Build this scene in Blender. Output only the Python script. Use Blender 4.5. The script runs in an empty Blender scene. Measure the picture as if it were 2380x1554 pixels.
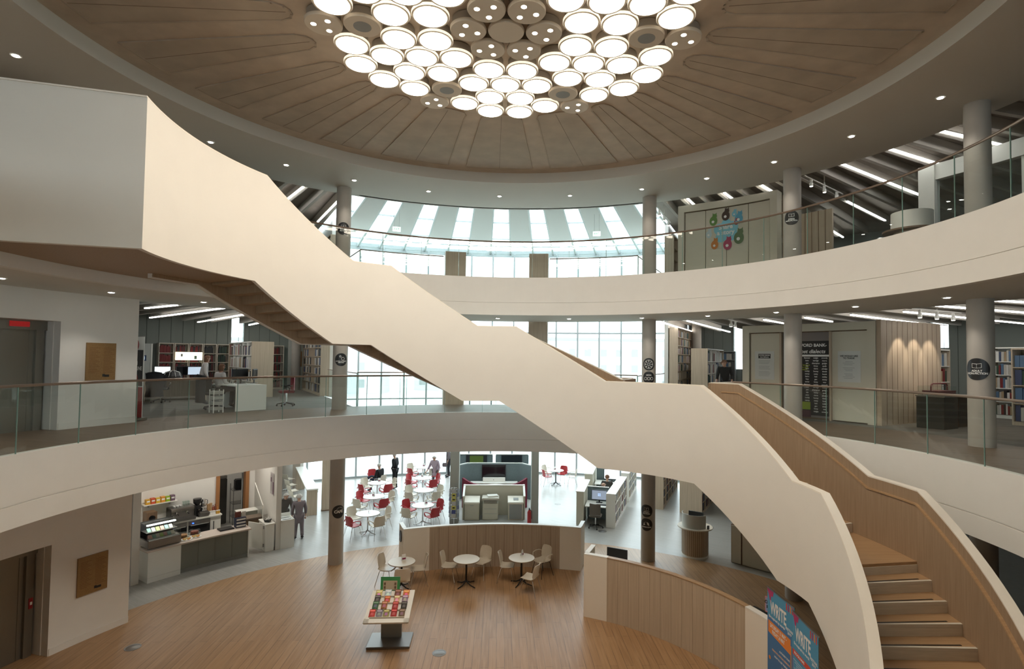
import bpy, bmesh, math, random
from mathutils import Vector, Matrix
from math import sin, cos, pi, radians, degrees, atan2, hypot

S = bpy.context.scene
COL = S.collection
random.seed(7)

# ------------------------------------------------------------------ camera
EYE = (0.0, -8.915, 6.40)
FPX = 1264.74
YAW, PITCH, ROLL = 0.048894, 0.034076, 0.012247
cd = bpy.data.cameras.new('camera')
cam = bpy.data.objects.new('camera', cd)
COL.objects.link(cam)
_f = Vector((sin(YAW)*cos(PITCH), cos(YAW)*cos(PITCH), sin(PITCH)))
_r = Vector((cos(YAW), -sin(YAW), 0))
_u = _r.cross(_f)
_r2 = _r*cos(ROLL)+_u*sin(ROLL)
_u2 = -_r*sin(ROLL)+_u*cos(ROLL)
m = Matrix.Identity(4)
for i in range(3):
    m[i][0] = _r2[i]; m[i][1] = _u2[i]; m[i][2] = -_f[i]; m[i][3] = EYE[i]
cam.matrix_world = m
cd.sensor_width = 36.0
cd.sensor_fit = 'HORIZONTAL'
cd.lens = FPX/2380*36.0
cd.shift_x = (1190-1225.75)/2380
cd.shift_y = (790.12-777)/2380
cd.clip_start = 0.1; cd.clip_end = 500
S.camera = cam

# ------------------------------------------------------------------ sky and exposure
w = bpy.data.worlds.new('overcast_sky'); S.world = w
w.use_nodes = True
nt = w.node_tree
bg = nt.nodes['Background']
bg.inputs[0].default_value = (0.86, 0.955, 1.0, 1)
bg.inputs[1].default_value = 3.3
S.view_settings.view_transform = 'Standard'
S.view_settings.look = 'None'
S.view_settings.exposure = 0.58
S.view_settings.gamma = 1.0
S.view_settings.use_curve_mapping = False
try:
    S.cycles.max_bounces = 8
    S.cycles.diffuse_bounces = 5
    S.cycles.adaptive_threshold = 0.02
    S.cycles.glossy_bounces = 3
    S.cycles.transmission_bounces = 6
    S.cycles.transparent_max_bounces = 16
    S.cycles.use_denoising = True
    S.cycles.sample_clamp_indirect = 6.0
    S.cycles.caustics_reflective = False
    S.cycles.caustics_refractive = False
except Exception:
    pass

# ------------------------------------------------------------------ materials
def _new(name):
    m = bpy.data.materials.new(name); m.use_nodes = True
    return m, m.node_tree, m.node_tree.nodes['Principled BSDF']

def mat(name, col, rough=0.5, metal=0.0, spec=0.5, noise=0.0, nscale=8.0, bump=0.0):
    m, t, b = _new(name)
    b.inputs['Base Color'].default_value = (*col, 1)
    b.inputs['Roughness'].default_value = rough
    b.inputs['Metallic'].default_value = metal
    b.inputs['Specular IOR Level'].default_value = spec
    if noise > 0:
        tc = t.nodes.new('ShaderNodeTexCoord'); n = t.nodes.new('ShaderNodeTexNoise')
        n.inputs['Scale'].default_value = nscale; n.inputs['Detail'].default_value = 4
        t.links.new(tc.outputs['Object'], n.inputs['Vector'])
        r = t.nodes.new('ShaderNodeValToRGB')
        a = [max(0, c*(1-noise)) for c in col]; c2 = [min(1, c*(1+noise)) for c in col]
        r.color_ramp.elements[0].position = .3; r.color_ramp.elements[1].position = .7
        r.color_ramp.elements[0].color = (*a, 1); r.color_ramp.elements[1].color = (*c2, 1)
        t.links.new(n.outputs['Fac'], r.inputs['Fac']); t.links.new(r.outputs['Color'], b.inputs['Base Color'])
        if bump:
            bp = t.nodes.new('ShaderNodeBump'); bp.inputs['Strength'].default_value = bump
            t.links.new(n.outputs['Fac'], bp.inputs['Height']); t.links.new(bp.outputs['Normal'], b.inputs['Normal'])
    return m

def emit(name, col, strength, base=(.8, .8, .8)):
    m, t, b = _new(name)
    b.inputs['Base Color'].default_value = (*base, 1)
    b.inputs['Emission Color'].default_value = (*col, 1)
    b.inputs['Emission Strength'].default_value = strength
    return m

def wood(name, c1, c2, axis='Z', grain=6.0, rough=0.45, planks=0, stretch=14.0):
    """wood with grain stretched along one object axis"""
    m, t, b = _new(name)
    tc = t.nodes.new('ShaderNodeTexCoord'); mp = t.nodes.new('ShaderNodeMapping')
    s = [grain*stretch]*3
    s['XYZ'.index(axis)] = grain*0.35
    mp.inputs['Scale'].default_value = s
    t.links.new(tc.outputs['Object'], mp.inputs['Vector'])
    n = t.nodes.new('ShaderNodeTexNoise'); n.inputs['Scale'].default_value = 1.0
    n.inputs['Detail'].default_value = 6; n.inputs['Roughness'].default_value = .6
    t.links.new(mp.outputs['Vector'], n.inputs['Vector'])
    r = t.nodes.new('ShaderNodeValToRGB')
    r.color_ramp.elements[0].position = .3; r.color_ramp.elements[1].position = .72
    r.color_ramp.elements[0].color = (*c1, 1); r.color_ramp.elements[1].color = (*c2, 1)
    t.links.new(n.outputs['Fac'], r.inputs['Fac']); t.links.new(r.outputs['Color'], b.inputs['Base Color'])
    b.inputs['Roughness'].default_value = rough
    return m

def floor_planks(name, c1, c2, c3, bw=1.6, bh=0.16, rough=0.35, rot=90, gap=0.004, gapc=(.1, .06, .04)):
    m, t, b = _new(name)
    tc = t.nodes.new('ShaderNodeTexCoord'); mp = t.nodes.new('ShaderNodeMapping')
    mp.inputs['Rotation'].default_value = (0, 0, radians(rot))
    t.links.new(tc.outputs['Object'], mp.inputs['Vector'])
    br = t.nodes.new('ShaderNodeTexBrick')
    br.offset = 0.37; br.inputs['Scale'].default_value = 1.0
    br.inputs['Brick Width'].default_value = bw; br.inputs['Row Height'].default_value = bh
    br.inputs['Mortar Size'].default_value = gap
    br.inputs['Color1'].default_value = (*c1, 1); br.inputs['Color2'].default_value = (*c2, 1)
    br.inputs['Mortar'].default_value = (*gapc, 1)
    t.links.new(mp.outputs['Vector'], br.inputs['Vector'])
    n = t.nodes.new('ShaderNodeTexNoise'); n.inputs['Scale'].default_value = 1.0; n.inputs['Detail'].default_value = 6
    mp2 = t.nodes.new('ShaderNodeMapping'); mp2.inputs['Scale'].default_value = (1.2, 22, 1)
    t.links.new(mp.outputs['Vector'], mp2.inputs['Vector']); t.links.new(mp2.outputs['Vector'], n.inputs['Vector'])
    mx = t.nodes.new('ShaderNodeMix'); mx.data_type = 'RGBA'
    r = t.nodes.new('ShaderNodeValToRGB')
    r.color_ramp.elements[0].position = .42; r.color_ramp.elements[1].position = .75
    r.color_ramp.elements[0].color = (0, 0, 0, 1); r.color_ramp.elements[1].color = (1, 1, 1, 1)
    t.links.new(n.outputs['Fac'], r.inputs['Fac'])
    t.links.new(r.outputs['Color'], mx.inputs[0])
    t.links.new(br.outputs['Color'], mx.inputs[6]); mx.inputs[7].default_value = (*c3, 1)
    t.links.new(mx.outputs[2], b.inputs['Base Color'])
    b.inputs['Roughness'].default_value = rough
    return m

def glass(name, tint=(.93, .97, .95), refl=0.9, rough=0.0):
    """thin glazing: clear with a Fresnel reflection"""
    m, t, b = _new(name)
    t.nodes.remove(b)
    out = t.nodes['Material Output']
    tr = t.nodes.new('ShaderNodeBsdfTransparent'); tr.inputs[0].default_value = (*tint, 1)
    gl = t.nodes.new('ShaderNodeBsdfGlossy'); gl.inputs['Roughness'].default_value = rough
    gl.inputs[0].default_value = (refl, refl, refl, 1)
    ge = t.nodes.new('ShaderNodeNewGeometry'); dt = t.nodes.new('ShaderNodeVectorMath'); dt.operation = 'DOT_PRODUCT'
    t.links.new(ge.outputs['Normal'], dt.inputs[0]); t.links.new(ge.outputs['Incoming'], dt.inputs[1])
    def mth(op, a, b=None):
        n = t.nodes.new('ShaderNodeMath'); n.operation = op
        for i, x in enumerate((a, b)):
            if x is None: continue
            if isinstance(x, (int, float)): n.inputs[i].default_value = x
            else: t.links.new(x, n.inputs[i])
        return n.outputs[0]
    ab = mth('ABSOLUTE', dt.outputs['Value']); om = mth('SUBTRACT', 1.0, ab); pw = mth('POWER', om, 5.0)
    fres = mth('ADD', mth('MULTIPLY', pw, .5), .035)
    mx = t.nodes.new('ShaderNodeMixShader')
    t.links.new(fres, mx.inputs[0]); t.links.new(tr.outputs[0], mx.inputs[1]); t.links.new(gl.outputs[0], mx.inputs[2])
    t.links.new(mx.outputs[0], out.inputs['Surface'])
    return m

M = {}
M['white'] = mat('white_paint', (.80, .78, .74), .65, noise=.012, nscale=3)
M['stairwhite'] = mat('stair_white_paint', (.78, .75, .69), .6, noise=.012, nscale=2)
M['cap'] = mat('cream_cap_paint', (.86, .81, .72), .5)
M['furnwhite'] = mat('white_laminate', (.85, .84, .79), .4)
M['cream'] = mat('cream_plastic', (.66, .60, .50), .42)
M['creamwall'] = mat('cream_panel', (.60, .57, .47), .6)
M['red'] = mat('red_plastic', (.42, .03, .035), .4)
M['soffit'] = mat('soffit_paint', (.70, .68, .625), .8)
M['ceil'] = mat('ceiling_panels_grey', (.40, .36, .32), .8, noise=.06, nscale=2)
M['dome'] = mat('taupe_plaster', (.57, .485, .395), .75, noise=.10, nscale=2.2)
M['oak'] = wood('oak_vertical', (.34, .23, .14), (.46, .33, .21), 'Z', 3.0)
M['stairoak'] = wood('stair_oak_veneer', (.31, .215, .135), (.41, .295, .195), 'Z', 4.0, .5)
M['tread'] = wood('oak_tread', (.40, .25, .13), (.52, .34, .19), 'X', 3.0, .4)
M['riser'] = wood('washed_riser', (.66, .63, .55), (.78, .74, .66), 'X', 3.0, .6)
M['palewood'] = wood('pale_ash_panel', (.47, .38, .28), (.60, .50, .38), 'Z', 2.0)
M['panelwood'] = wood('greyed_oak_panel', (.42, .335, .25), (.56, .46, .35), 'Z', 2.5)
M['darkwood'] = wood('dark_wood', (.16, .10, .06), (.24, .15, .09), 'Z', 3.0)
M['frameoak'] = wood('orange_oak_frame', (.32, .14, .05), (.42, .20, .08), 'Z', 3.0)
M['plaque'] = wood('oak_plaque', (.25, .14, .05), (.32, .185, .07), 'X', 3.0)
M['woodfloor'] = floor_planks('oak_floor', (.385, .225, .11), (.32, .183, .088), (.435, .27, .145), 1.9, .17, .38)
M['woodfloor2'] = floor_planks('gallery_floor', (.145, .095, .06), (.12, .078, .048), (.175, .12, .08), 1.9, .19, .5, rot=20)
M['stone'] = floor_planks('stone_tiles', (.36, .35, .325), (.335, .325, .30), (.42, .41, .39), .9, .45, .30, rot=35, gap=.006, gapc=(.30, .29, .26))
M['carpet'] = floor_planks('grey_carpet', (.14, .13, .11), (.105, .097, .085), (.22, .205, .18), 2.0, .05, .95, rot=10, gap=.002, gapc=(.16, .15, .13))
M['colgrey'] = mat('concrete_column', (.42, .385, .34), .7, noise=.04, nscale=3)
M['metal'] = mat('brushed_steel', (.30, .29, .28), .45, metal=1.0)
M['chrome'] = mat('chrome', (.72, .72, .72), .15, metal=1.0)
M['dsteel'] = mat('dark_lift_steel', (.27, .26, .23), .38, metal=.75)
M['railmetal'] = mat('bronze_rail', (.30, .235, .19), .35, metal=.6)
M['black'] = mat('black_plastic', (.018, .018, .02), .4)
M['blackm'] = mat('black_metal', (.02, .02, .022), .35, metal=.3)
M['screen'] = mat('dark_screen', (.010, .010, .012), .12)
M['grey'] = mat('grey_plastic', (.30, .31, .31), .5)
M['greyfabric'] = mat('slate_fabric', (.17, .22, .235), .9, noise=.1, nscale=40)
M['darkred'] = mat('maroon_fabric', (.15, .012, .03), .9)
M['greywall'] = mat('grey_slatted_wall', (.26, .285, .26), .75)
M['greenglass'] = glass('balustrade_glass', (.93, .96, .95), .85)
M['edge'] = mat('glass_edge_green', (.26, .40, .35), .2)
M['clear'] = glass('window_glass', (.95, .98, .98), .7)
M['mullion'] = mat('grey_mullion', (.42, .46, .47), .45, metal=.2)
M['paper'] = mat('white_paper', (.82, .82, .80), .7)
M['skin'] = mat('skin', (.52, .30, .21), .6)
M['hairgrey'] = mat('grey_hair', (.50, .47, .43), .8)
M['hairbrown'] = mat('brown_hair', (.16, .075, .04), .8)
M['counterdark'] = mat('grey_counter_front', (.20, .20, .17), .6)
M['plinthj'] = mat('joint_dark_grey', (.10, .10, .085), .6)
M['discoff'] = mat('lamp_blank_face', (.72, .65, .55), .55)
M['opal'] = emit('lamp_opal_edge', (1.0, .86, .66), .75, (.8, .75, .66))
M['discrim'] = mat('lamp_rim_cream', (.72, .66, .56), .5)
M['lampbody'] = mat('lamp_drum_grey', (.36, .33, .29), .7)
M['lit'] = emit('lamp_diffuser_warm', (1.0, .87, .71), 9.6)
M['spot'] = emit('spot_lens', (1.0, .92, .80), 9.0)
M['strip'] = emit('linear_light_white', (1.0, .97, .92), 10.0)
M['down'] = emit('downlight_lens', (1.0, .95, .85), 30.0)

# ------------------------------------------------------------------ mesh helpers
class MB:
    def __init__(s): s.v = []; s.f = []
    def add(s, vs, fs):
        k = len(s.v); s.v += [tuple(v) for v in vs]; s.f += [tuple(i+k for i in f) for f in fs]; return s
    def box(s, cx, cy, cz, sx, sy, sz, rz=0.0, rx=0.0, ry=0.0):
        R = Matrix.Rotation(rz, 3, 'Z') @ Matrix.Rotation(ry, 3, 'Y') @ Matrix.Rotation(rx, 3, 'X')
        vs = []
        for dz in (-.5, .5):
            for dx, dy in ((-.5, -.5), (.5, -.5), (.5, .5), (-.5, .5)):
                p = R @ Vector((dx*sx, dy*sy, dz*sz)); vs.append((p.x+cx, p.y+cy, p.z+cz))
        return s.add(vs, [(3, 2, 1, 0), (4, 5, 6, 7), (0, 1, 5, 4), (1, 2, 6, 5), (2, 3, 7, 6), (3, 0, 4, 7)])
    def bz(s, x0, x1, y0, y1, z0, z1):
        return s.box((x0+x1)/2, (y0+y1)/2, (z0+z1)/2, abs(x1-x0), abs(y1-y0), abs(z1-z0))
    def prism(s, poly, z0, z1):
        n = len(poly)
        vs = [(x, y, z0) for x, y in poly]+[(x, y, z1) for x, y in poly]
        return s.add(vs, [tuple(range(n-1, -1, -1)), tuple(range(n, 2*n))]+[(i, (i+1) % n, n+(i+1) % n, n+i) for i in range(n)])
    def lathe(s, prof, n=24, cx=0, cy=0, cz=0):
        """prof: (r, z) pairs; closed round z"""
        k = len(prof); vs = []
        for i in range(n):
            a = 2*pi*i/n
            for r, z in prof: vs.append((cx+r*cos(a), cy+r*sin(a), cz+z))
        fs = []
        for i in range(n):
            j = (i+1) % n
            for q in range(k-1): fs.append((i*k+q, j*k+q, j*k+q+1, i*k+q+1))
        if prof[0][0] > 1e-6: fs.append(tuple(i*k for i in range(n-1, -1, -1)))
        if prof[-1][0] > 1e-6: fs.append(tuple(i*k+k-1 for i in range(n)))
        return s.add(vs, fs)
    def cyl(s, cx, cy, z0, z1, r, n=16, r2=None):
        return s.lathe([(r, z0), (r if r2 is None else r2, z1)], n, cx, cy)
    def sweep(s, prof, a0, a1, n, cap=True):
        """prof: closed loop of (R, z); swept round the world axis from angle a0 to a1 (degrees from +Y towards +X)"""
        k = len(prof); vs = []
        for i in range(n+1):
            a = radians(a0+(a1-a0)*i/n)
            for R, z in prof: vs.append((R*sin(a), R*cos(a), z))
        fs = []
        for i in range(n):
            for q in range(k):
                q2 = (q+1) % k; fs.append((i*k+q, i*k+q2, (i+1)*k+q2, (i+1)*k+q))
        if cap: fs += [tuple(range(k-1, -1, -1)), tuple(n*k+q for q in range(k))]
        return s.add(vs, fs)
    def arc(s, R0, R1, z0, z1, a0, a1, n=None):
        if n is None: n = max(1, int(abs(a1-a0)/2.0))
        return s.sweep([(R0, z0), (R1, z0), (R1, z1), (R0, z1)], a0, a1, n)
    def tube(s, pts, r, n=8, closed=False):
        pts = [Vector(p) for p in pts]; k = len(pts); vs = []; up = Vector((0, 0, 1)); prev = None
        for i, p in enumerate(pts):
            if closed: d = pts[(i+1) % k]-pts[i-1]
            else: d = pts[min(i+1, k-1)]-pts[max(i-1, 0)]
            d.normalize()
            a = d.cross(up)
            if a.length < 1e-3: a = d.cross(Vector((1, 0, 0)))
            a.normalize()
            if prev is not None:
                a2 = prev-d*prev.dot(d)
                if a2.length > 1e-3: a = a2.normalized()
            prev = a; b = d.cross(a)
            rr = r[i] if isinstance(r, (list, tuple)) else r
            for q in range(n):
                t = 2*pi*q/n; vs.append(p+a*(rr*cos(t))+b*(rr*sin(t)))
        fs = []
        for i in range(k if closed else k-1):
            j = (i+1) % k
            for q in range(n): fs.append((i*n+q, i*n+(q+1) % n, j*n+(q+1) % n, j*n+q))
        if not closed: fs += [tuple(range(n-1, -1, -1)), tuple((k-1)*n+q for q in range(n))]
        return s.add(vs, fs)
    def grid(s, pts, nu, nv):
        """pts in rows: nu rows of nv"""
        fs = [(i*nv+j, i*nv+j+1, (i+1)*nv+j+1, (i+1)*nv+j) for i in range(nu-1) for j in range(nv-1)]
        return s.add(pts, fs)
    def move(s, dx=0, dy=0, dz=0, rz=0.0):
        c, q = cos(rz), sin(rz)
        s.v = [(x*c-y*q+dx, x*q+y*c+dy, z+dz) for x, y, z in s.v]; return s
    def mesh(s, name, m, smooth=False, bevel=0.0):
        me = bpy.data.meshes.new(name); me.from_pydata(s.v, [], s.f); me.validate()
        bm = bmesh.new(); bm.from_mesh(me); bmesh.ops.recalc_face_normals(bm, faces=bm.faces)
        if bevel > 0:
            es = [e for e in bm.edges if len(e.link_faces) == 2 and e.calc_face_angle(0) > .6]
            bmesh.ops.bevel(bm, geom=es, offset=bevel, segments=2, affect='EDGES', clamp_overlap=True)
        bm.to_mesh(me); bm.free()
        ms = m if isinstance(m, list) else [m]
        for x in ms: me.materials.append(x)
        if smooth:
            for p in me.polygons: p.use_smooth = True
            try: me.set_sharp_from_angle(angle=radians(38))
            except Exception: pass
        return me

def P(R, a, z=0.0):
    a = radians(a); return Vector((R*sin(a), R*cos(a), z))

def obj(name, mb, m, parent=None, smooth=False, bevel=0.0, label=None):
    me = mb if isinstance(mb, bpy.types.Mesh) else mb.mesh(name, m, smooth, bevel)
    o = bpy.data.objects.new(name, me); COL.objects.link(o)
    if parent is not None: o.parent = parent
    if label: o['label'] = label
    return o

def tag(o, label, cat, group=None, kind=None):
    o['label'] = label; o['category'] = cat
    if group: o['group'] = group
    if kind: o['kind'] = kind
    return o

def thing(name, label, cat, loc=(0, 0, 0), rz=0.0, group=None):
    o = bpy.data.objects.new(name, None); COL.objects.link(o)
    o.empty_display_size = .2
    o.location = loc; o.rotation_euler = (0, 0, rz)
    return tag(o, label, cat, group)

def struct(name, mb, m, label, cat='building', smooth=False, parent=None):
    o = obj(name, mb, m, parent, smooth)
    if parent is None: tag(o, label, cat, kind='structure')
    return o

KIDS = {}
def dup(root, loc, rz, label, group=None):
    """a copy of a thing with copies of its parts and sub-parts"""
    if root.name not in KIDS:
        KIDS[root.name] = [(c, [g for g in bpy.data.objects if g.parent == c]) for c in bpy.data.objects if c.parent == root]
    r = root.copy(); COL.objects.link(r); r.location = loc; r.rotation_euler = (0, 0, rz); r['label'] = label
    if group: r['group'] = group
    for c0, gs in KIDS[root.name]:
        c = c0.copy(); COL.objects.link(c); c.parent = r
        for g in gs:
            d = g.copy(); COL.objects.link(d); d.parent = c
    return r

def text_mb(txt, size, align='CENTER', bold=0.0, depth=0.0, spacing=1.0):
    """flat lettering in the XZ plane facing -Y, centred on the origin"""
    cu = bpy.data.curves.new('lettering', 'FONT'); cu.body = txt; cu.size = size
    cu.align_x = align; cu.align_y = 'CENTER'; cu.offset = bold; cu.extrude = depth; cu.space_line = spacing
    cu.resolution_u = 3
    o = bpy.data.objects.new('lettering', cu); COL.objects.link(o)
    dg = bpy.context.evaluated_depsgraph_get(); dg.update()
    me = bpy.data.meshes.new_from_object(o.evaluated_get(dg))
    mb = MB(); mb.add([(v.co.x, -v.co.z, v.co.y) for v in me.vertices], [tuple(p.vertices) for p in me.polygons])
    bpy.data.objects.remove(o); bpy.data.curves.remove(cu); bpy.data.meshes.remove(me)
    return mb

def shifted(mb, dx=0, dy=0, dz=0):
    mb.v = [(x+dx, y+dy, z+dz) for x, y, z in mb.v]; return mb

def wrap(mb, R, a0, z0, sgn=1):
    """bend flat art (x across, z up, y depth) onto a vertical cylinder of radius R seen from inside the hall (sgn=1: concave side faces the axis)"""
    out = []
    for x, y, z in mb.v:
        a = radians(a0)+x/R
        out.append(((R+y)*sin(a), (R+y)*cos(a), z0+z))
    mb.v = out; return mb

def wrap_col(mb, cx, cy, r, ang, z0):
    """bend flat art onto a column of radius r; ang: direction (radians, atan2 style) the art faces"""
    out = []
    for x, y, z in mb.v:
        a = ang+x/r
        rr = r-y
        out.append((cx+rr*cos(a), cy+rr*sin(a), z0+z))
    mb.v = out; return mb

def disc_mb(r, n=36, y=0.0, cx=0, cz=0, rz=None):
    rz = rz or r
    mb = MB(); rings = 6; vs = [(cx, y, cz)]; fs = []
    for k in range(1, rings+1):
        for i in range(n):
            a = 2*pi*i/n; vs.append((cx+r*k/rings*cos(a), y, cz+rz*k/rings*sin(a)))
    for i in range(n): fs.append((0, 1+i, 1+(i+1) % n))
    for k in range(1, rings):
        for i in range(n):
            a, b = 1+(k-1)*n+i, 1+(k-1)*n+(i+1) % n; fs.append((a, a+n, b+n, b))
    return mb.add(vs, fs)

def plate(x0, x1, z0, z1, y=0.0, nx=1):
    mb = MB(); vs = []; 
    for i in range(nx+1):
        x = x0+(x1-x0)*i/nx; vs += [(x, y, z0), (x, y, z1)]
    return mb.add(vs, [(2*i, 2*i+2, 2*i+3, 2*i+1) for i in range(nx)])

def poly_plate(pts, y=0.0):
    return MB().add([(x, y, z) for x, z in pts], [tuple(range(len(pts)))])
# =================================================================== SETTING
Z1, Z2 = 4.75, 8.87
ZS = 11.74           # soffit under the roof
RO = 21.8            # outer wall
LOB = 27.3           # half angle of the glazed lobby

# ground outside and the inside floors
struct('ground', MB().prism([(160*cos(2*pi*i/48), 160*sin(2*pi*i/48)) for i in range(48)], -.45, -.06), mat('pale_paving', (.55, .57, .55), .9, noise=.08, nscale=.3), 'pale paved ground outside the glazed front of the library', 'ground')
gb = MB(); gb.arc(46, 60, -.06, .02, -50, 40, 40)
struct('lawn', gb, mat('lawn_green', (.16, .30, .10), .95, noise=.3, nscale=.6), 'strip of green grass beyond the paving outside the windows', 'grass')
struct('floor_stone', MB().sweep([(10.66, -.05), (23.5, -.05), (23.5, 0), (10.66, 0)], 0, 360, 180, False), M['stone'], 'pale grey tiled ground floor ringing the oak floor', 'floor')
struct('floor_oak', MB().prism([(10.66*cos(2*pi*i/160), 10.66*sin(2*pi*i/160)) for i in range(160)], -.05, .0), M['woodfloor'], 'round oak plank floor in the middle of the hall', 'floor')

def slab(z, R, level):
    """gallery: fascia, walkway floor, carpet beyond, edge towards the lobby, soffit"""
    zb = 3.57 if level == 1 else 7.72
    g = zb+.36
    prof = [(R, zb), (R+.16, zb), (R+.16, z), (R, z), (R, g+.022), (R+.018, g+.018), (R+.018, g+.004), (R, g)]
    nm = 'first' if level == 1 else 'second'
    a0 = -168; a1 = 168
    struct('trim_%d' % level, MB().sweep(prof, a0, a1, 240), M['white'], 'curved white fascia band along the edge of the %s floor gallery' % nm, 'fascia')
    struct('floor_gallery', MB().sweep([(R+.16, z-.06), (10.6, z-.06), (10.6, z), (R+.16, z)], -180, 180, 200, False), M['woodfloor2'], 'oak walkway behind the glass balustrade on the %s floor' % nm, 'floor')
    struct('floor_carpet', MB().sweep([(10.6, z-.06), (RO, z-.06), (RO, z), (10.6, z)], LOB, 360-LOB, 170), M['carpet'], 'patterned grey carpet of the %s floor library rooms' % nm, 'floor')
    struct('ceiling_soffit', MB().sweep([(R+.16, zb), (10.45, zb), (10.45, zb+.05), (R+.16, zb+.05)], -180, 180, 180, False), M['soffit'], 'smooth curved soffit under the %s floor gallery' % nm, 'ceiling')
    struct('trim_void_%d' % level, MB().arc(10.45, 10.6, zb, z-.06, -LOB, LOB, 40), M['white'], 'slab edge of the %s floor facing the glazed lobby' % nm, 'fascia')
slab(Z1, 7.80, 1); slab(Z2, 7.62, 2)
# ceilings of the side rooms (ground floor, first floor, second floor) with the vertical upstand at their inner edge
struct('ceiling_ground', MB().sweep([(10.45, 3.60), (RO, 3.60), (RO, 3.66), (10.45, 3.66)], LOB, 360-LOB, 150), M['soffit'], 'white ceiling over the ground floor rooms', 'ceiling')
for z, nm in ((8.22, 'first'), (12.22, 'second')):
    zz = 7.72 if nm == 'first' else ZS
    struct('ceiling_room', MB().sweep([(10.50, z), (RO, z), (RO, z+.06), (10.50, z+.06)], LOB, 360-LOB, 150), M['ceil'], 'grey ceiling above the baffles on the %s floor' % nm, 'ceiling')
    struct('ceiling_upstand', MB().sweep([(10.40, zz), (10.50, zz), (10.50, z+.06), (10.40, z+.06)], LOB, 360-LOB, 150), M['soffit'], 'upstand between soffit and baffled ceiling on the %s floor' % nm, 'ceiling')
struct('ceiling_void_edge', MB().sweep([(10.30, ZS), (10.50, ZS), (10.50, 12.4), (10.30, 12.4)], -LOB, LOB, 40), M['soffit'], 'upstand of the roof soffit facing the glazed lobby', 'ceiling')
struct('ceiling_roof_soffit', MB().sweep([(7.5, ZS), (10.40, ZS), (10.40, ZS+.06), (7.62, ZS+.06), (7.62, 12.10), (7.5, 12.10)], 0, 360, 240, False), M['soffit'], 'curved grey-white roof soffit and rim round the domed ceiling', 'ceiling')

# taupe round ceiling with sunk radial panels
wide = [(-28.5, -13.0), (-8.8, 7.0), (11.3, 27.3)]
nar = [(31.5, 40.2), (44.8, 53.0), (57.5, 66.0), (70.2, 78.9), (83.0, 91.7), (95.8, 104.4), (108.6, 117.2), (121.4, 130), (134.2, 142.8), (147, 155.6), (159.8, 168.4), (172.6, 181.2),
       (-41.8, -33.2), (-54.0, -46.0), (-67.0, -58.9), (-80.9, -72.2), (-94.2, -85.6), (-107, -98.4), (-119.8, -111.2), (-132.6, -124), (-145.4, -136.8), (-158.2, -149.6), (-171, -162.4)]
dm = MB()
dm.sweep([(0.0001, 12.04), (7.5, 12.04), (7.5, 12.10), (0.0001, 12.10)], 0, 360, 180, False)
domeo = struct('ceiling_dome', dm, M['dome'], 'round taupe ceiling with sunken radial panels over the hall', 'ceiling')
pn = MB()
def edge_strip(mb, pts, w=.035, d=.022):
    for i in range(len(pts)):
        a = Vector(pts[i]); b = Vector(pts[(i+1) % len(pts)]); t = (b-a).normalized(); n = Vector((-t.y, t.x, 0))
        mb.box((a.x+b.x)/2, (a.y+b.y)/2, 12.04-d/2, (b-a).length+w*.6, w, d, atan2(t.y, t.x))
for a0, a1 in wide+nar:
    ins = .9
    pts = [P(7.08, a0+(a1-a0)*i/6) for i in range(7)]
    c0, c1 = a0+ins*2.1, a1-ins*2.1
    pts += [P(3.75, a1-.8), P(3.58, c1)] + [P(3.52, c1+(c0-c1)*i/3) for i in (1, 2)] + [P(3.58, c0), P(3.75, a0+.8)]
    edge_strip(pn, pts)
    # panel lies a little lower than the ribs
    pn.prism([(p.x, p.y) for p in pts], 12.028, 12.039)
obj('panel_moulding', pn, mat('taupe_panel', (.51, .435, .35), .75, noise=.10, nscale=2.0), domeo)
jn = MB()
for a0, a1 in wide+nar[:6]+nar[12:18]:
    am = (a0+a1)/2
    p0, p1 = P(3.6, am), P(7.05, am); v = p1-p0
    jn.box((p0.x+p1.x)/2, (p0.y+p1.y)/2, 12.0265, v.length, .008, .003, atan2(v.y, v.x))
obj('panel_joint', jn, mat('taupe_joint', (.22, .17, .13), .8), domeo)

# columns, floor to roof
for i, (a, nm) in enumerate([(-30.7, 'beside the café tables'), (29.3, 'behind the curved desk'), (54.7, 'in front of the white framed display wall'), (80.4, 'at the oak walkway beyond the stair'), (-56, 'standing behind the lift wall'), (106, 'past the end of the walkway')]):
    if i == 4: continue
    c = P(9.85, a)
    struct('column', MB().cyl(c.x, c.y, 0, ZS, .225, 40), M['colgrey'], 'round grey concrete column ' + nm, 'column', True)
for x, y, z0, z1, r, nm in ((-9.9, 18.0, Z1, 8.22, .21, 'in the local history room behind the bookcase'), (9.35, 16.65, Z1, 8.22, .22, 'in the room behind the paler bookcase'), (-10.2, 17.9, 0, 3.6, .30, 'stout one by the bar stools')):
    struct('column', MB().cyl(x, y, z0, z1, r, 36), M['colgrey'], 'round grey column ' + nm, 'column', True)

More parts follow.
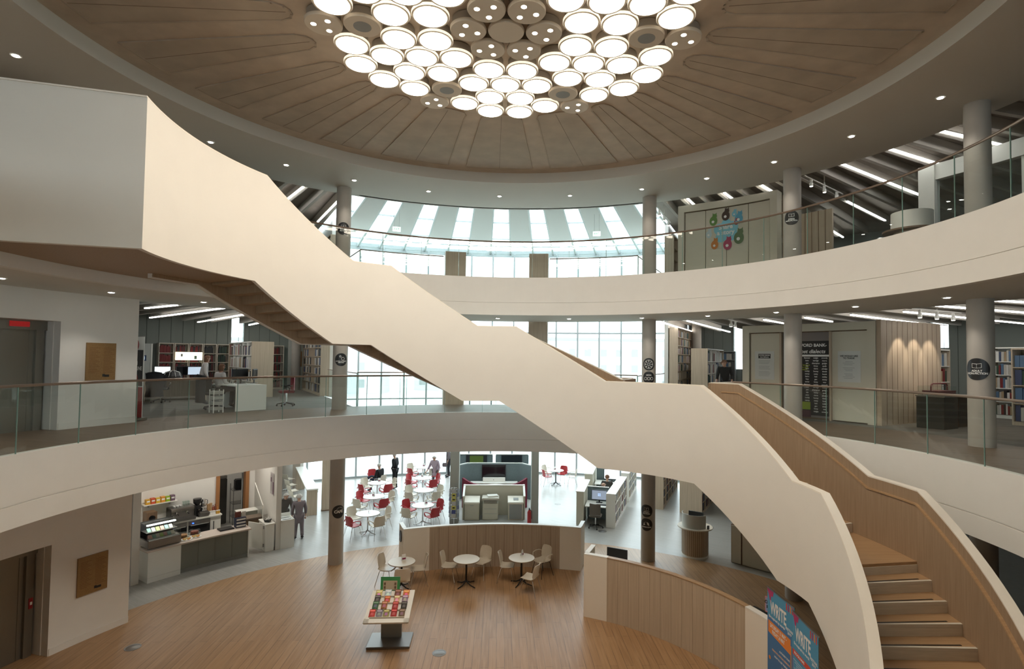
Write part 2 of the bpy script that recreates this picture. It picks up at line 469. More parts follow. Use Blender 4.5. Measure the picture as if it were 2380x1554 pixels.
# outer walls
def wall_arc(a0, a1, z0, z1, m, label, R0=RO, R1=RO+.3):
    return struct('wall_outer', MB().arc(R0, R1, z0, z1, a0, a1), m, label, 'wall')
wall_arc(LOB, 360-LOB, -.05, 3.66, M['white'], 'white outer wall of the ground floor rooms')
wins1 = [(-36.0, -34.6, 6.0, 7.95), (33.0, 34.4, 6.0, 7.95), (54.4, 56.0, 7.05, 7.9)]
cuts = [LOB]
segs = [(LOB, 33.0), (34.4, 54.4), (56.0, 150.0), (212, 324.0), (325.4, 360-LOB)]
for k, (a, b) in enumerate(segs):
    wall_arc(a, b, 3.66, 8.3, M['greywall'], 'grey slatted back wall of the first floor rooms, bay %s the slit windows' % ('before', 'between', 'beyond', 'opposite', 'after')[k])
for k, (a, b, z0, z1) in enumerate(wins1):
    a, b = a % 360, b % 360
    wall_arc(a, b, 3.66, z0, M['greywall'], 'grey wall below the %s slit window' % ('bookcase', 'narrow', 'small')[k])
    wn = struct('window_%d' % (k+2), MB().arc(RO+.1, RO+.12, z0, 8.3, a, b, 2), M['clear'], 'tall slit of bright window %s' % ('beside the tall bookcase', 'beside the display wall', 'above the wooden bookcase end')[k], 'window')
    fr = MB(); fr.arc(RO, RO+.25, z0-.05, z0, a, b, 2); fr.arc(RO+.05, RO+.15, z0, 8.3, a-.12, a, 1); fr.arc(RO+.05, RO+.15, z0, 8.3, b, b+.12, 1)
    obj('frame', fr, M['furnwhite'], wn)
wall_arc(LOB, 150, 8.3, 12.3, M['greywall'], 'dim outer wall of the second floor rooms, stair side')
wall_arc(212, 360-LOB, 8.3, 12.3, M['greywall'], 'dim outer wall of the second floor rooms, lift side')
wr_ = struct('window_5', MB().arc(RO+.1, RO+.12, 3.6, 12.3, 150, 212, 31), M['clear'], 'tall windows added in the unseen outer wall behind the viewer', 'window')  # out of view, added to bring cool daylight onto the stair head
fr = MB()
for k in range(20): p = P(RO+.1, 150+3.26*k); fr.box(p.x, p.y, 7.95, .085, .22, 8.7, -radians(150+3.26*k))
obj('frame', fr, M['furnwhite'], wr_)
pg = MB()
for a in [28+1.2*k for k in range(26)]+[-28-1.2*k for k in range(26)]:
    p = P(RO-.01, a); pg.box(p.x, p.y, 6.5, .012, .02, 3.4, -radians(a))
struct('wall_grooves', pg, mat('groove_dark', (.10, .11, .10), .8), 'narrow upright grooves in the grey back wall', 'wall')

# radial walls that close the lobby
def radial(a, R0, R1, z0, z1, t=.16):
    p0, p1 = P(R0, a), P(R1, a); v = p1-p0
    return MB().box((p0.x+p1.x)/2, (p0.y+p1.y)/2, (z0+z1)/2, v.length, t, z1-z0, atan2(v.y, v.x))
struct('wall_lobby_left', radial(-26.35, 16.05, RO, Z1-.06, 12.3), M['white'], 'white side wall of the lobby behind the bookcase end', 'wall')
struct('wall_lobby_left_low', radial(-LOB-.4, 20.6, RO, 0, Z1), M['white'], 'white side wall of the lobby at ground level', 'wall')
struct('wall_lobby_right', radial(26.75, 15.7, RO, Z1-.06, 12.3), M['white'], 'white side wall of the lobby behind the cube shelving', 'wall')
struct('wall_lobby_right_low', radial(LOB+.3, 20.5, RO, 0, Z1), M['white'], 'white side wall of the lobby at ground level, stair side', 'wall')

# glazed front and glazed roof of the lobby
PIT = 3.165
fa = struct('window_1', MB().arc(RO, RO+.02, 0, 12.3, -LOB, LOB, 34), M['clear'], 'curved glass front rising through all floors behind the hall', 'window')
fr = MB()
ks = [(-8.5+k)*PIT+.3 for k in range(18)]
for a in ks:
    p = P(RO+.02, a); fr.box(p.x, p.y, 6.15, .085, .22, 12.3, -radians(a))
for z, h in ((.05, .10), (2.9, .05), (3.69, .10), (4.15, .06), (7.85, .08), (12.2, .12)):
    fr.sweep([(RO-.06, z-h/2), (RO+.10, z-h/2), (RO+.10, z+h/2), (RO-.06, z+h/2)], -LOB, LOB, 34)
obj('frame', fr, M['mullion'], fa)
rf = struct('window_roof', MB().sweep([(10.5, 12.42), (RO, 12.42), (RO, 12.44), (10.5, 12.44)], -LOB, LOB, 40), M['clear'], 'glazed roof strips over the lobby', 'window')
rb = MB()
panel_mat = mat('roof_panel_pale', (.58, .60, .58), .7)
for k in range(-4, 5):
    a = (k+.5)*2*PIT-.2
    if -LOB < a < LOB:
        lo, hi = max(-LOB, a-1.6), min(LOB, a+1.6)
        rb.sweep([(10.5, 12.26), (18.3, 12.26), (18.3, 12.42), (10.5, 12.42)], lo, hi, 4)
obj('roof_panel', rb, panel_mat, rf)
rj = MB()
for k in range(-4, 5):
    for s in (-1.68, 1.68):
        a = (k+.5)*2*PIT-.2+s
        if abs(a) < LOB:
            for q0, q1 in ((10.5, RO),):
                p0, p1 = P(q0, a), P(q1, a); v = p1-p0
                rj.box((p0.x+p1.x)/2, (p0.y+p1.y)/2, 12.35, v.length, .09, .17, atan2(v.y, v.x))
for R in (12.5, 15, 18.3, 20.1): rj.arc(R, R+.05, 12.36, 12.42, -LOB, LOB, 40)
obj('glazing_bar', rj, M['mullion'], rf)
struct('ceiling_lobby_closer', MB().arc(RO, RO+.3, 12.3, 12.5, -LOB, LOB, 20), M['mullion'], 'eaves strip at the top of the glass front', 'ceiling')

# opaque roof over everything else so that daylight only comes through the glazing
struct('roof', MB().sweep([(0.001, 12.55), (10.5, 12.55), (10.5, 12.6), (0.001, 12.6)], 0, 360, 90, False), M['soffit'], 'roof deck above the round ceiling', 'roof')

# lift wall on the side of the hall
def liftwall(z0, z1):
    mb = MB(); mb.arc(10.0, 10.2, z0, z1, -71.0, -61.65, 8); mb.arc(10.0, 10.2, z0, z1, -122, -84.0, 20); return mb
struct('wall_left', liftwall(0, 3.62), M['white'], 'white curved lift wall with oak plaque, ground floor', 'wall')
struct('wall_left_upper', liftwall(Z1, 7.74), M['white'], 'white curved lift wall with oak plaque, first floor', 'wall')
struct('wall_left_top', liftwall(Z2, ZS+.02), M['white'], 'white curved lift wall on the second floor', 'wall')
for z0, z1, nm in ((0, 3.62, 'ground floor'), (Z1, 7.74, 'first floor')):
    mb = MB(); zt = z0+2.33
    mb.arc(10.0, 10.2, zt, z1, -84.0, -71.0, 8)           # over the opening
    mb.arc(10.2, 10.42, zt, zt+.1, -84.0, -71.0, 8)
    p0, p1 = P(10.0, -71.0), P(10.55, -71.0)
    mb2 = radial(-70.8, 10.2, 10.5, z0, zt+.1, .10); mb.add(mb2.v, mb2.f)
    struct('wall_recess', mb, M['white'], 'white reveal round the %s lift opening' % nm, 'wall')
    mb = radial(-61.8, 10.2, 13.2, z0, z1, .14)
    struct('wall_return', mb, M['white'], 'white return wall behind the lift, %s' % nm, 'wall')
    sk = MB(); sk.arc(9.985, 10.0, z0, z0+.14, -70.9, -61.65, 8); sk.arc(9.99, 10.0, z0+.145, z0+.15, -70.9, -61.65, 8)
    struct('baseboard_left', sk, M['white'], 'low white skirting along the %s lift wall' % nm, 'skirting')
    # lift door
    dr = struct('door_%d' % (1 if z0 == 0 else 2), MB().arc(10.44, 10.5, z0, z0+2.13, -84, -72.2, 6), M['dsteel'], 'brushed steel lift door on the %s' % nm, 'door')
    f = MB(); f.arc(10.38, 10.5, z0+2.13, z0+2.36, -84, -71.0, 6); f.arc(10.38, 10.5, z0, z0+2.2, -72.2, -71.35, 2)
    f.arc(10.43, 10.445, z0, z0+2.13, -72.75, -72.65, 1)
    obj('frame', f, M['dsteel'], dr)
    if z0 > 0: obj('display', MB().arc(10.36, 10.39, z0+2.19, z0+2.30, -75.0, -73.0, 2), emit('red_display', (.5, .02, .02), .25, (.2, .01, .01)), dr)
    else:
        pnl = MB().arc(10.365, 10.385, 1.0, 1.22, -71.85, -71.45, 1)
        o = obj('call_panel', pnl, mat('call_panel_red', (.30, .02, .03), .4), dr)
        obj('call_button', MB().arc(10.355, 10.365, 1.08, 1.14, -71.75, -71.55, 1), M['furnwhite'], o)

# café recess walls on the ground floor
struct('wall_cafe_side', radial(-55.5, 12.2, 16.4, 0, 3.6, .2), M['white'], 'white pier at the end of the café counter', 'wall')
struct('wall_cafe_post', radial(-36.9, 12.1, 15.6, 0, 3.6, .16), M['white'], 'white wall with the café menu on it', 'wall')
mb = MB(); mb.arc(14.95, 15.15, 0, 3.6, -55, -41.9, 8); mb.arc(14.95, 15.15, 0, 3.6, -38.1, -36.9, 2); mb.arc(14.95, 15.15, 2.2, 3.6, -41.9, -38.1, 2)
struct('wall_cafe_back', mb, M['white'], 'white back wall behind the café counter', 'wall')
df = struct('door_3', MB().add(*(lambda b: (b.v, b.f))(radial(-41.9, 14.90, 15.2, 0, 2.2, .12))), M['frameoak'], 'orange oak frame of the café kitchen doorway', 'door frame')
mb = radial(-38.2, 14.90, 15.2, 0, 2.2, .12); mb.arc(14.90, 15.2, 2.14, 2.26, -42.1, -37.9, 3)
obj('frame', mb, M['frameoak'], df)
kb = MB(); kb.arc(18.0, 18.1, 0, 3.6, -46, -36, 6)
b2 = radial(-36.4, 15.2, 18, 0, 3.6, .1); kb.add(b2.v, b2.f); b2 = radial(-46, 15.2, 18, 0, 3.6, .1); kb.add(b2.v, b2.f)
struct('wall_kitchen', kb, M['white'], 'kitchen walls seen through the café doorway', 'wall')
struct('wall_rear_ground', MB().arc(20.6, 20.8, 0, 3.6, -36.5, -27.9, 5), mat('beige_wall', (.40, .34, .28), .8), 'beige wall behind the bar stools', 'wall')

# boxes of the service pylons at the lobby edge
for a0, a1, s in ((-10.8, -6.9, ''), (5.3, 9.0, '')):
    struct('column_pylon', MB().arc(10.7, 11.1, 3.57, 10.2, a0, a1, 4), M['panelwood'], 'grey-brown service pylon %s' % ('under the flying stair' if a0 < 0 else 'next to the tall lobby glazing'), 'pylon')
for x, lab in ((-1.72, 'beside the leaflet rack'), (1.42, 'beside the fire extinguisher')):
    struct('column_flat', MB().box(x, 12.75, 1.8, .34 if x < 0 else .28, .5, 3.6).add([], []), mat('grey_pylon', (.36, .37, .34), .7), 'square grey column ' + lab, 'column')
# =================================================================== STAIR
def prof(pts):
    pts = sorted(pts)
    def f(a):
        if a <= pts[0][0]: return pts[0][1]
        for (x0, y0), (x1, y1) in zip(pts, pts[1:]):
            if a <= x1: return y0+(y1-y0)*(a-x0)/(x1-x0)
        return pts[-1][1]
    return f
TOP = prof([(-108, 9.97), (-66.6, 9.97), (-42.2, 8.60), (-31.6, 8.60), (-6.7, 7.22), (4.4, 7.22), (30.2, 5.86), (58.0, 5.86), (85.8, 4.33), (95.6, 4.33), (122, 2.78), (132, 2.78), (161, 1.1)])
BOT = prof([(-108, 7.85), (-69.2, 7.84), (-47.4, 6.68), (-36.8, 6.68), (-10.8, 5.31), (-.2, 5.31), (28.4, 3.73), (56.3, 3.73), (80.9, 2.46), (91.0, 2.46), (118.0, .93), (128, .93), (144, 0), (161, 0)])
K = .97
brks = sorted({-103.0, -66.6, -42.2, -31.6, -6.7, 4.4, 30.2, 58.0, 85.8, 95.6, 122, 132, 161, -69.2, -47.4, -36.8, -10.8, -.2, 28.4, 56.3, 80.9, 91.0, 118.0, 128, 144})
def angs(a0, a1):
    out = [a0]; 
    for b in brks:
        if a0 < b < a1: out.append(b)
    out.append(a1); res = []
    for x, y in zip(out, out[1:]):
        n = max(1, int(abs(y-x)/2.0)); res += [x+(y-x)*i/n for i in range(n)]
    return res+[a1]
def ribbon(R0, R1, a0, a1, top, bot, k=1.0, cap=True):
    """curved wall between R0 and R1 with varying top and bottom"""
    mb = MB(); A = angs(a0, a1); vs = []
    for a in A:
        for R, z in ((R0, bot(a)), (R1, bot(a)), (R1, top(a)), (R0, top(a))):
            p = P(R, a*k); vs.append((p.x, p.y, z))
    fs = []
    for i in range(len(A)-1):
        for q in range(4): fs.append((i*4+q, i*4+(q+1) % 4, i*4+4+(q+1) % 4, i*4+4+q))
    if cap: fs += [(3, 2, 1, 0), tuple((len(A)-1)*4+q for q in range(4))]
    return mb.add(vs, fs)
RI, RIi, ROo, RX = 5.10, 5.20, 6.80, 6.93
st = thing('spiral_staircase', 'wide curved white staircase with oak-lined sides sweeping through the hall', 'staircase')
inner = obj('inner_balustrade', ribbon(RI, RIi-.02, -103, 161, TOP, BOT), M['stairwhite'], st, True)
obj('inner_lining', ribbon(RIi-.02, RIi+.01, -103, 161, lambda a: TOP(a)-.012, lambda a: BOT(a)+.02), M['stairoak'], inner, True)
obj('balustrade_cap', ribbon(RI-.002, RIi+.035, -103, 161, lambda a: TOP(a)+.012, lambda a: TOP(a)-.012), M['cap'], inner, True)
for n, (a0, a1) in enumerate(((-78.0, 30.6), (51.6, 161))):
    ou = obj('outer_balustrade', ribbon(ROo+.03, RX, a0, a1, TOP, BOT, K), M['stairwhite'], st, True)
    obj('outer_lining', ribbon(ROo, ROo+.03, a0, a1, lambda a: TOP(a)-.012, lambda a: BOT(a)+.02, K), M['stairoak'], ou, True)
    obj('balustrade_cap', ribbon(ROo-.005, RX+.002, a0, a1, lambda a: TOP(a)+.012, lambda a: TOP(a)-.012, K), M['cap'], ou, True)
    b0, b1 = (a0+2, a1-2.5) if n == 0 else (a0+2.6, a1)
    obj('handrail', ribbon(ROo-.045, ROo, b0, b1, lambda a: TOP(a)-.20, lambda a: TOP(a)-.225, K), M['tread'], ou, True)
    obj('lining_panel', ribbon(ROo-.025, ROo, b0, b1, lambda a: TOP(a)-.225, lambda a: TOP(a)-1.35, K), M['stairoak'], ou, True)
ih = obj('handrail', ribbon(RIi+.01, RIi+.055, -100, 160, lambda a: TOP(a)-.20, lambda a: TOP(a)-.225), M['tread'], inner, True)

def wedge(a0, a1, z0, z1, nR=1, R0=RIi+.01, R1=ROo, m=0):
    mb = MB(); n = max(1, int(abs(a1-a0)/2.5)); vs = []
    for i in range(n+1):
        a = a0+(a1-a0)*i/n
        p, q = P(R0, a), P(R1, a*K)
        vs += [(p.x, p.y, z0), (q.x, q.y, z0), (q.x, q.y, z1), (p.x, p.y, z1)]
    fs = []
    for i in range(n):
        for k in range(4): fs.append((i*4+k, i*4+(k+1) % 4, i*4+4+(k+1) % 4, i*4+4+k))
    fs += [(3, 2, 1, 0), tuple(n*4+k for k in range(4))]
    return mb.add(vs, fs)
# flights: (angle at the low end, angle at the high end, low z, risers)
RISE = .1717
def flight(alo, ahi, zlo, n):
    for i in range(n-1):
        a = alo+(ahi-alo)*i/(n-1); b = alo+(ahi-alo)*(i+1)/(n-1)
        z = zlo+RISE*(i+1)
        s = 1 if a > b else -1; a2 = a-s*.40
        t = obj('tread', wedge(min(a2, b), max(a2, b), z-.045, z), M['tread'], st)
        obj('nosing', wedge(min(a, a2), max(a, a2), z-.045, z), M['riser'], t)
        obj('riser', wedge(min(a, b), max(a, b), z-.25, z-.047), M['riser'] if zlo < 4.6 else M['stairoak'], t)
        if zlo > 1: obj('step_underside', wedge(min(a, b), max(a, b), z-.82, z-.252), M['stairoak'], t)
        g = MB()
        p, q = P(RIi+.012, a2), P(ROo-.2, a2*K)
        v = q-p
        g.box((p.x+q.x)/2, (p.y+q.y)/2, z+.002, v.length, .028, .004, atan2(v.y, v.x))
        obj('nosing_strip', g, M['black'], t)
flight(-9.8, -31.6, Z1+8*RISE, 8); flight(26.97, 4.4, Z1, 8); flight(-45.25, -66.6, Z1+16*RISE, 8)
flight(82.7, 58.0, Z1-9*RISE, 9); flight(119.07, 95.6, Z1-18*RISE, 9); flight(158.1, 132.0, 0.0, 10)
for a0, a1, z in ((4.4, -9.8, Z1+8*RISE), (-31.6, -45.25, Z1+16*RISE), (95.6, 82.7, Z1-9*RISE), (132, 119.07, Z1-18*RISE), (58.0, 26.97, Z1)):
    l = obj('landing', wedge(min(a0, a1), max(a0, a1), z-.05, z), M['tread'], st)
    obj('landing_underside', wedge(min(a0, a1), max(a0, a1), z-.80, z-.052), M['stairoak'], l)
    obj('riser', wedge(a0, a0+.12, z-.25, z-.047), M['riser'], l)
# top landing and its end balustrade, joined to the second floor
l = obj('landing', wedge(-103/1, -66.5, Z2-.05, Z2, R1=7.75), M['tread'], st)
obj('landing_underside', wedge(-103, -66.5, 7.93, Z2-.052, R1=7.60), M['stairoak'], l)
p0, p1 = P(RI, -103.2), P(7.9, -103.2); v = p1-p0
eb = obj('end_balustrade', MB().box((p0.x+p1.x)/2, (p0.y+p1.y)/2, (9.97+7.85)/2, v.length, .10, 9.97-7.85, atan2(v.y, v.x)), M['stairwhite'], st)
obj('balustrade_cap', MB().box((p0.x+p1.x)/2, (p0.y+p1.y)/2, 9.975, v.length, .13, .022, atan2(v.y, v.x)), M['cap'], eb)
# bridge from the middle landing to the first floor
br = obj('landing_bridge', MB().arc(ROo-.02, 7.82, Z1-.05, Z1, 29.4, 50.2, 10), M['tread'], st)
obj('bridge_underside', MB().arc(ROo, 7.82, 3.75, Z1-.052, 29.4, 50.2, 10), M['stairwhite'], br)
for a in (29.6, 50.1):
    p0, p1 = P(ROo, a), P(7.86, a); v = p1-p0
    rb_ = obj('return_balustrade', MB().box((p0.x+p1.x)/2, (p0.y+p1.y)/2, (5.86+3.73)/2, v.length, .12, 5.86-3.73, atan2(v.y, v.x)), M['stairwhite'], st)
    obj('return_lining', MB().box((p0.x+p1.x)/2, (p0.y+p1.y)/2, 5.3, v.length, .15, 1.1, atan2(v.y, v.x)), M['stairoak'], rb_)

# =================================================================== GLASS BALUSTRADES
def glass_rail(name, label, R, z, a_list, hr_a, h=1.12, hm='railmetal', hr=.024):
    t = thing(name, label, 'balustrade')
    for a0, a1 in a_list:
        g = obj('glass_panel', MB().arc(R-.006, R+.006, z-.02, z+h-.03, a0+.05, a1-.05, 4), M['greenglass'], t)
        for e0 in (a0+.016, a1-.05): obj('glass_edge', MB().arc(R-.007, R+.007, z, z+h-.04, e0, e0+.034, 1), M['edge'], g)
    for b0, b1 in hr_a:
        n = max(2, int(abs(b1-b0)/1.5))
        obj('handrail', MB().tube([P(R, b0+(b1-b0)*i/n, z+h-.015) for i in range(n+1)], hr, 8), M[hm], t, True)
    return t
PW = 8.33
L1j = [-28.9-PW*k for k in range(11)]
p1l = [(L1j[k+1], L1j[k]) for k in range(10)]+[(-28.9+PW*k, -28.9+PW*(k+1)) for k in range(7)]
p1r = [(51.5, 59.6), (59.6, 68.0), (68.0, 76.3), (76.3, 84.7), (84.7, 93.1), (93.1, 101.4), (101.4, 109.7), (109.7, 118.0), (118.0, 126.3)]
glass_rail('glass_balustrade', 'first floor glass balustrade with thin bronze handrail, café side of the stair', 7.86, Z1, p1l, [(-112, 29.6)])
glass_rail('glass_balustrade', 'first floor glass balustrade with bronze handrail, between stair landing and the round column', 7.86, Z1, p1r, [(50.4, 126.3)])
L2j = [40.5+8.38*k for k in range(-8, 11)]
glass_rail('glass_balustrade', 'second floor glass balustrade with bronze handrail under the domed ceiling', 7.69, Z2, [(L2j[k], L2j[k+1]) for k in range(18)]+[(-43.0, L2j[0]), (-51.4, -43.0), (-60, -51.4)], [(-64, 124)])
def straight_rail(t, p, q, z, h=1.10):
    v = q-p
    mb = MB().box((p.x+q.x)/2, (p.y+q.y)/2, z+h/2-.02, v.length, .012, h-.04, atan2(v.y, v.x))
    g = obj('glass_panel', mb, M['greenglass'], t)
    obj('handrail', MB().tube([(p.x, p.y, z+h), (q.x, q.y, z+h)], .02, 8), M['railmetal'], t, True)
    obj('corner_post', MB().box(p.x, p.y, z+h/2, .03, .03, h), M['edge'], t)
for z, nm in ((Z1, 'first'), (Z2, 'second')):
    rr = 10.62
    t = glass_rail('lobby_balustrade', 'glass rail along the lobby void on the %s floor, café side' % nm, rr, z, [(-26.6, -18.9), (-18.9, -11.2)], [(-26.6, -11.2)], 1.14, 'railmetal', .02)
    straight_rail(t, P(rr, -26.6), P(15.6, -27.0), z)
    t = glass_rail('lobby_balustrade', 'glass rail along the lobby void on the %s floor, stair landing side' % nm, rr, z, [(9.3, 17.8), (17.8, 26.2)], [(9.3, 26.2)], 1.14, 'railmetal', .02)
    straight_rail(t, P(rr, 26.2), P(15.2, 26.8), z)
    t = glass_rail('lobby_balustrade', 'glass rail between the two service pylons on the %s floor' % nm, rr, z, [(-6.6, -.8), (-.8, 5.0)], [(-6.6, 5.0)], 1.14, 'railmetal', .02) if z == Z1 else None

# =================================================================== LIGHTS
lamp_z = 11.83
pat = [(-.315, 1.22), (.315, 1.22), (-.63, 1.76), (0, 1.76), (.63, 1.76), (-.315, 2.30), (.315, 2.30), (-.86, 2.61), (.86, 2.61), (-.32, 2.93), (.32, 2.93)]
def drum(kind):
    nm = {'L': 'lit', 'S': 'spot', 'P': 'grille', 'B': 'blank'}[kind]
    t = thing('drum_lamp', '', 'ceiling lamp', (0, 0, lamp_z), 0)
    r = .303
    obj('drum', MB().lathe([(.27, .03), (.27, .19)], 28), M['lampbody'], t, True)
    if kind == 'L':
        obj('rim', MB().lathe([(.262, .012), (.262, .0), (r-.006, .0), (r-.004, .006), (.262, .012)], 36), M['discrim'], t, True)
        obj('opal_edge', MB().lathe([(r-.004, .005), (r, .012), (r, .048), (r-.02, .052), (r-.02, .006)], 36), M['opal'], t, True)
        obj('diffuser', MB().lathe([(.0001, -.004), (.263, -.004), (.263, .01), (.0001, .01)], 36), M['lit'], t)
    else:
        obj('face', MB().lathe([(.0001, .0), (r-.012, .0), (r, .018), (r, .05), (r-.02, .055)], 36), M['discoff'], t, True)
        if kind == 'S':
            for q in range(3):
                a = q*2.094+.5; x, y = .155*cos(a), .155*sin(a)
                s = obj('spotlight', MB().lathe([(.0001, -.006), (.044, -.006), (.044, .0)], 16, x, y), M['spot'], t)
                obj('spot_trim', MB().lathe([(.044, -.004), (.056, -.004), (.056, .001)], 16, x, y), M['discoff'], s)
        if kind == 'P': obj('grille', MB().lathe([(.0001, -.003), (.145, -.003), (.145, .001)], 28), M['grey'], t)
    obj('suspension', MB().lathe([(.02, .19), (.02, .205)], 8), M['lampbody'], t)
    return t
protos = {k: drum(k) for k in 'LSPB'}
used = set()
GL = {'L': 'glowing drum lamps of the round chandelier', 'S': 'three-spot drums of the round chandelier', 'P': 'speaker drums of the round chandelier', 'B': 'blank drum'}
LB = {'L': 'glowing white drum lamp packed in the round chandelier under the domed ceiling',
      'S': 'unlit cream drum with three small spotlights in the round chandelier',
      'P': 'cream drum with a grey round grille near the chandelier edge',
      'B': 'plain blank cream drum at the exact centre of the chandelier'}
def put(kind, x, y, extra=None):
    lab = LB[kind]; grp = GL[kind]
    if kind == 'S':
        inner_ = hypot(x, y) < 1
        lab = 'cream drum with three spotlights in the ring round the blank centre drum' if inner_ else 'cream drum with three spotlights on the outer edge of the chandelier'
        grp = 'three-spot drums round the centre' if inner_ else 'three-spot drums on the outer edge'
    if kind == 'L':
        d = hypot(x, y); ring = 'innermost' if d < 1.3 else 'second' if d < 1.95 else 'third' if d < 2.4 else 'outermost'
        lab = 'glowing white drum lamp in the %s ring of the round chandelier' % ring; grp = 'glowing drum lamps, %s ring' % ring
    if kind not in used:
        o = protos[kind]; used.add(kind); o.location = (x, y, lamp_z); o['label'] = lab
        if kind != 'B': o['group'] = grp
    else: o = dup(protos[kind], (x, y, lamp_z), 0, lab, grp)
    o.rotation_euler[2] = random.uniform(0, 6)
CX, CY = .02, .0
for s in range(6):
    a = -radians(60*s)
    for x, y in pat: put('L', CX+x*cos(a)-y*sin(a), CY+x*sin(a)+y*cos(a))
    for R, kd in ((2.37, 'P'), (3.0, 'S')):
        x, y = R*sin(radians(30)), R*cos(radians(30)); put(kd, CX+x*cos(a)-y*sin(a), CY+x*sin(a)+y*cos(a))
    x, y = .63*sin(radians(30)), .63*cos(radians(30)); put('S', CX+x*cos(a)-y*sin(a), CY+x*sin(a)+y*cos(a))
put('B', CX, CY)
# recessed downlights in the soffits
def downlight():
    t = thing('downlight', 'd', 'downlight', (0, 0, 0), 0)
    obj('trim_ring', MB().lathe([(.055, -.012), (.085, -.012), (.09, .0)], 20), M['furnwhite'], t, True)
    obj('lens', MB().lathe([(.0001, -.018), (.05, -.018), (.056, -.012)], 20), M['down'], t)
    return t
dl = downlight(); first = True
where = {-95.4: 'past the lift wall', -82.6: 'above the stair head', -69.3: 'near the lift wall', -56.0: 'above the lift-wall corner', -43.2: 'before the history-room column', -30.5: 'next to the history-room column', -15.6: 'left of the lobby centre', -.7: 'over the middle of the lobby edge', 14.3: 'right of the lobby centre', 29.3: 'next to the column by the stair landing', 42.2: 'before the framed display wall', 54.7: 'by the column at the display wall', 67.7: 'past the display wall', 80.8: 'by the last round column', 93.5: 'beyond the last column'}
for a in sorted(where):
    wh = where[a].replace('left of', 'café side of').replace('right of', 'stair side of')
    for z, R, nm in ((ZS, 8.86, 'roof'), (7.72, 8.95, 'second floor')):
        if z < 8 and -50 < a < -20: pass
        p = P(R, a, z); lab = 'small round downlight in the %s soffit %s' % (nm, wh)
        if first: dl.location = p; dl['label'] = lab; dl['group'] = 'soffit downlights'; first = False
        else: dup(dl, p, 0, lab, 'soffit downlights')
# baffles and linear lights of the side-room ceilings
FP = 3.165
bf = None; ln = None
def room_ceiling(zb, R0, R1, sides, strips, nm):
    global bf, ln
    for a in sides:
        p0, p1 = P(R0+.25, a), P(R1, a); v = p1-p0; mid = (p0+p1)/2; rz = atan2(v.y, v.x)
        if bf is None or bf.get(nm) is None:
            o = obj('acoustic_baffle', MB().bz(-v.length/2, v.length/2, -.055, .055, 0, .29), mat('baffle_' + nm.replace(' ', '_'), (.58, .55, .50), .8) if bf is None else bf['first'].data.materials[0])
            bf = dict(bf or {}); bf[nm] = o
            bf.setdefault('first', o)
        else: o = bf[nm].copy(); COL.objects.link(o)
        o.location = (mid.x, mid.y, zb); o.rotation_euler = (0, 0, rz)
        tag(o, 'long grey acoustic baffle hanging under the %s floor ceiling' % nm, 'baffle', 'grey ceiling baffles, %s floor' % nm)
    for a, r0, r1 in strips:
        p0, p1 = P(r0, a), P(r1, a); v = p1-p0; mid = (p0+p1)/2
        t = thing('linear_light', 'white linear light between baffles, %s floor, %s' % (nm, STR.get((nm, a), 'one of the radial rows')), 'linear light', (mid.x, mid.y, zb-.02), atan2(v.y, v.x), 'linear ceiling lights, %s floor' % nm)
        obj('housing', MB().bz(-v.length/2, v.length/2, -.032, .032, .0, .035), M['furnwhite'], t)
        obj('diffuser', MB().bz(-v.length/2+.01, v.length/2-.01, -.030, .030, -.035, .0), M['strip'], t)
STR = {}
for nm in ('first', 'second'):
    for a, s in ((34.6, 'over the bookcase by the display wall'), (28.3, 'at the lobby corner'), (33.1, 'in front of the wooden bookcase'), (28.4, 'along the cube shelving'), (44.3, 'behind the café-side column of the display wall'), (50.5, 'above the display wall doorway'), (57.0, 'longest row past the display wall'), (63.5, 'behind the big round column'), (69.9, 'in front of the big round column'), (76.5, 'outermost row by the stair side'),
                 (-34.4, 'over the tall bookcase'), (-40.4, 'over the history desks'), (-46.4, 'long row over the desks'), (-52.3, 'short row by the lift wall'),
                 (40.9, 'above the story wall'), (47.1, 'at the end of the story wall'), (46.7, 'low over the distant carpet'), (52.8, 'between the column and the round desk'), (59.5, 'in front of the glass room'), (66.1, 'above the handrail'), (72.5, 'behind the big column top'), (-30.0, 'behind the history column'), (-36.0, 'peeping over the stair')):
        STR[(nm, a)] = s
sid1 = [32.6+FP*k for k in range(0, 18)]+[-35.6-FP*k for k in range(0, 9)]
L1L = (28.4, 33.1, 44.3, 50.5, 57.0, 63.5, 69.9, 76.5, -34.4, -40.4, -46.4, -52.3)
sid1 = [a if min(abs(a-q) for q in L1L) > .9 else a+(.8 if a > min(L1L, key=lambda q: abs(a-q)) else -.8) for a in sid1]
room_ceiling(7.86, 10.5, 20.6, sid1, [(28.4, 12.2, 20.5), (33.1, 12.2, 20.5), (44.3, 12.8, 15.0), (50.5, 12.6, 15.0), (57.0, 12.4, 20.3), (63.5, 12.4, 20.5), (69.9, 11.3, 17), (76.5, 11.3, 15), (-34.4, 14, 21), (-40.4, 12.6, 20.5), (-46.4, 11.6, 19.0), (-52.3, 11.8, 14)], 'first')
sid2 = [30.3+FP*k for k in range(0, 19)]+[-29.0-FP*k for k in range(0, 9)]
room_ceiling(11.92, 10.5, 20.4, sid2, [(34.6, 11.0, 11.9), (40.9, 11.0, 11.9), (47.1, 11.0, 11.9), (-30.0+.9, 11.0, 15.5), (-36.0, 11, 15.5), (46.7, 16.4, 20.5), (52.8, 14.7, 18.5), (59.5, 10.8, 15.7), (66.1, 10.8, 13.2), (72.5, 10.8, 13.2)], 'second')
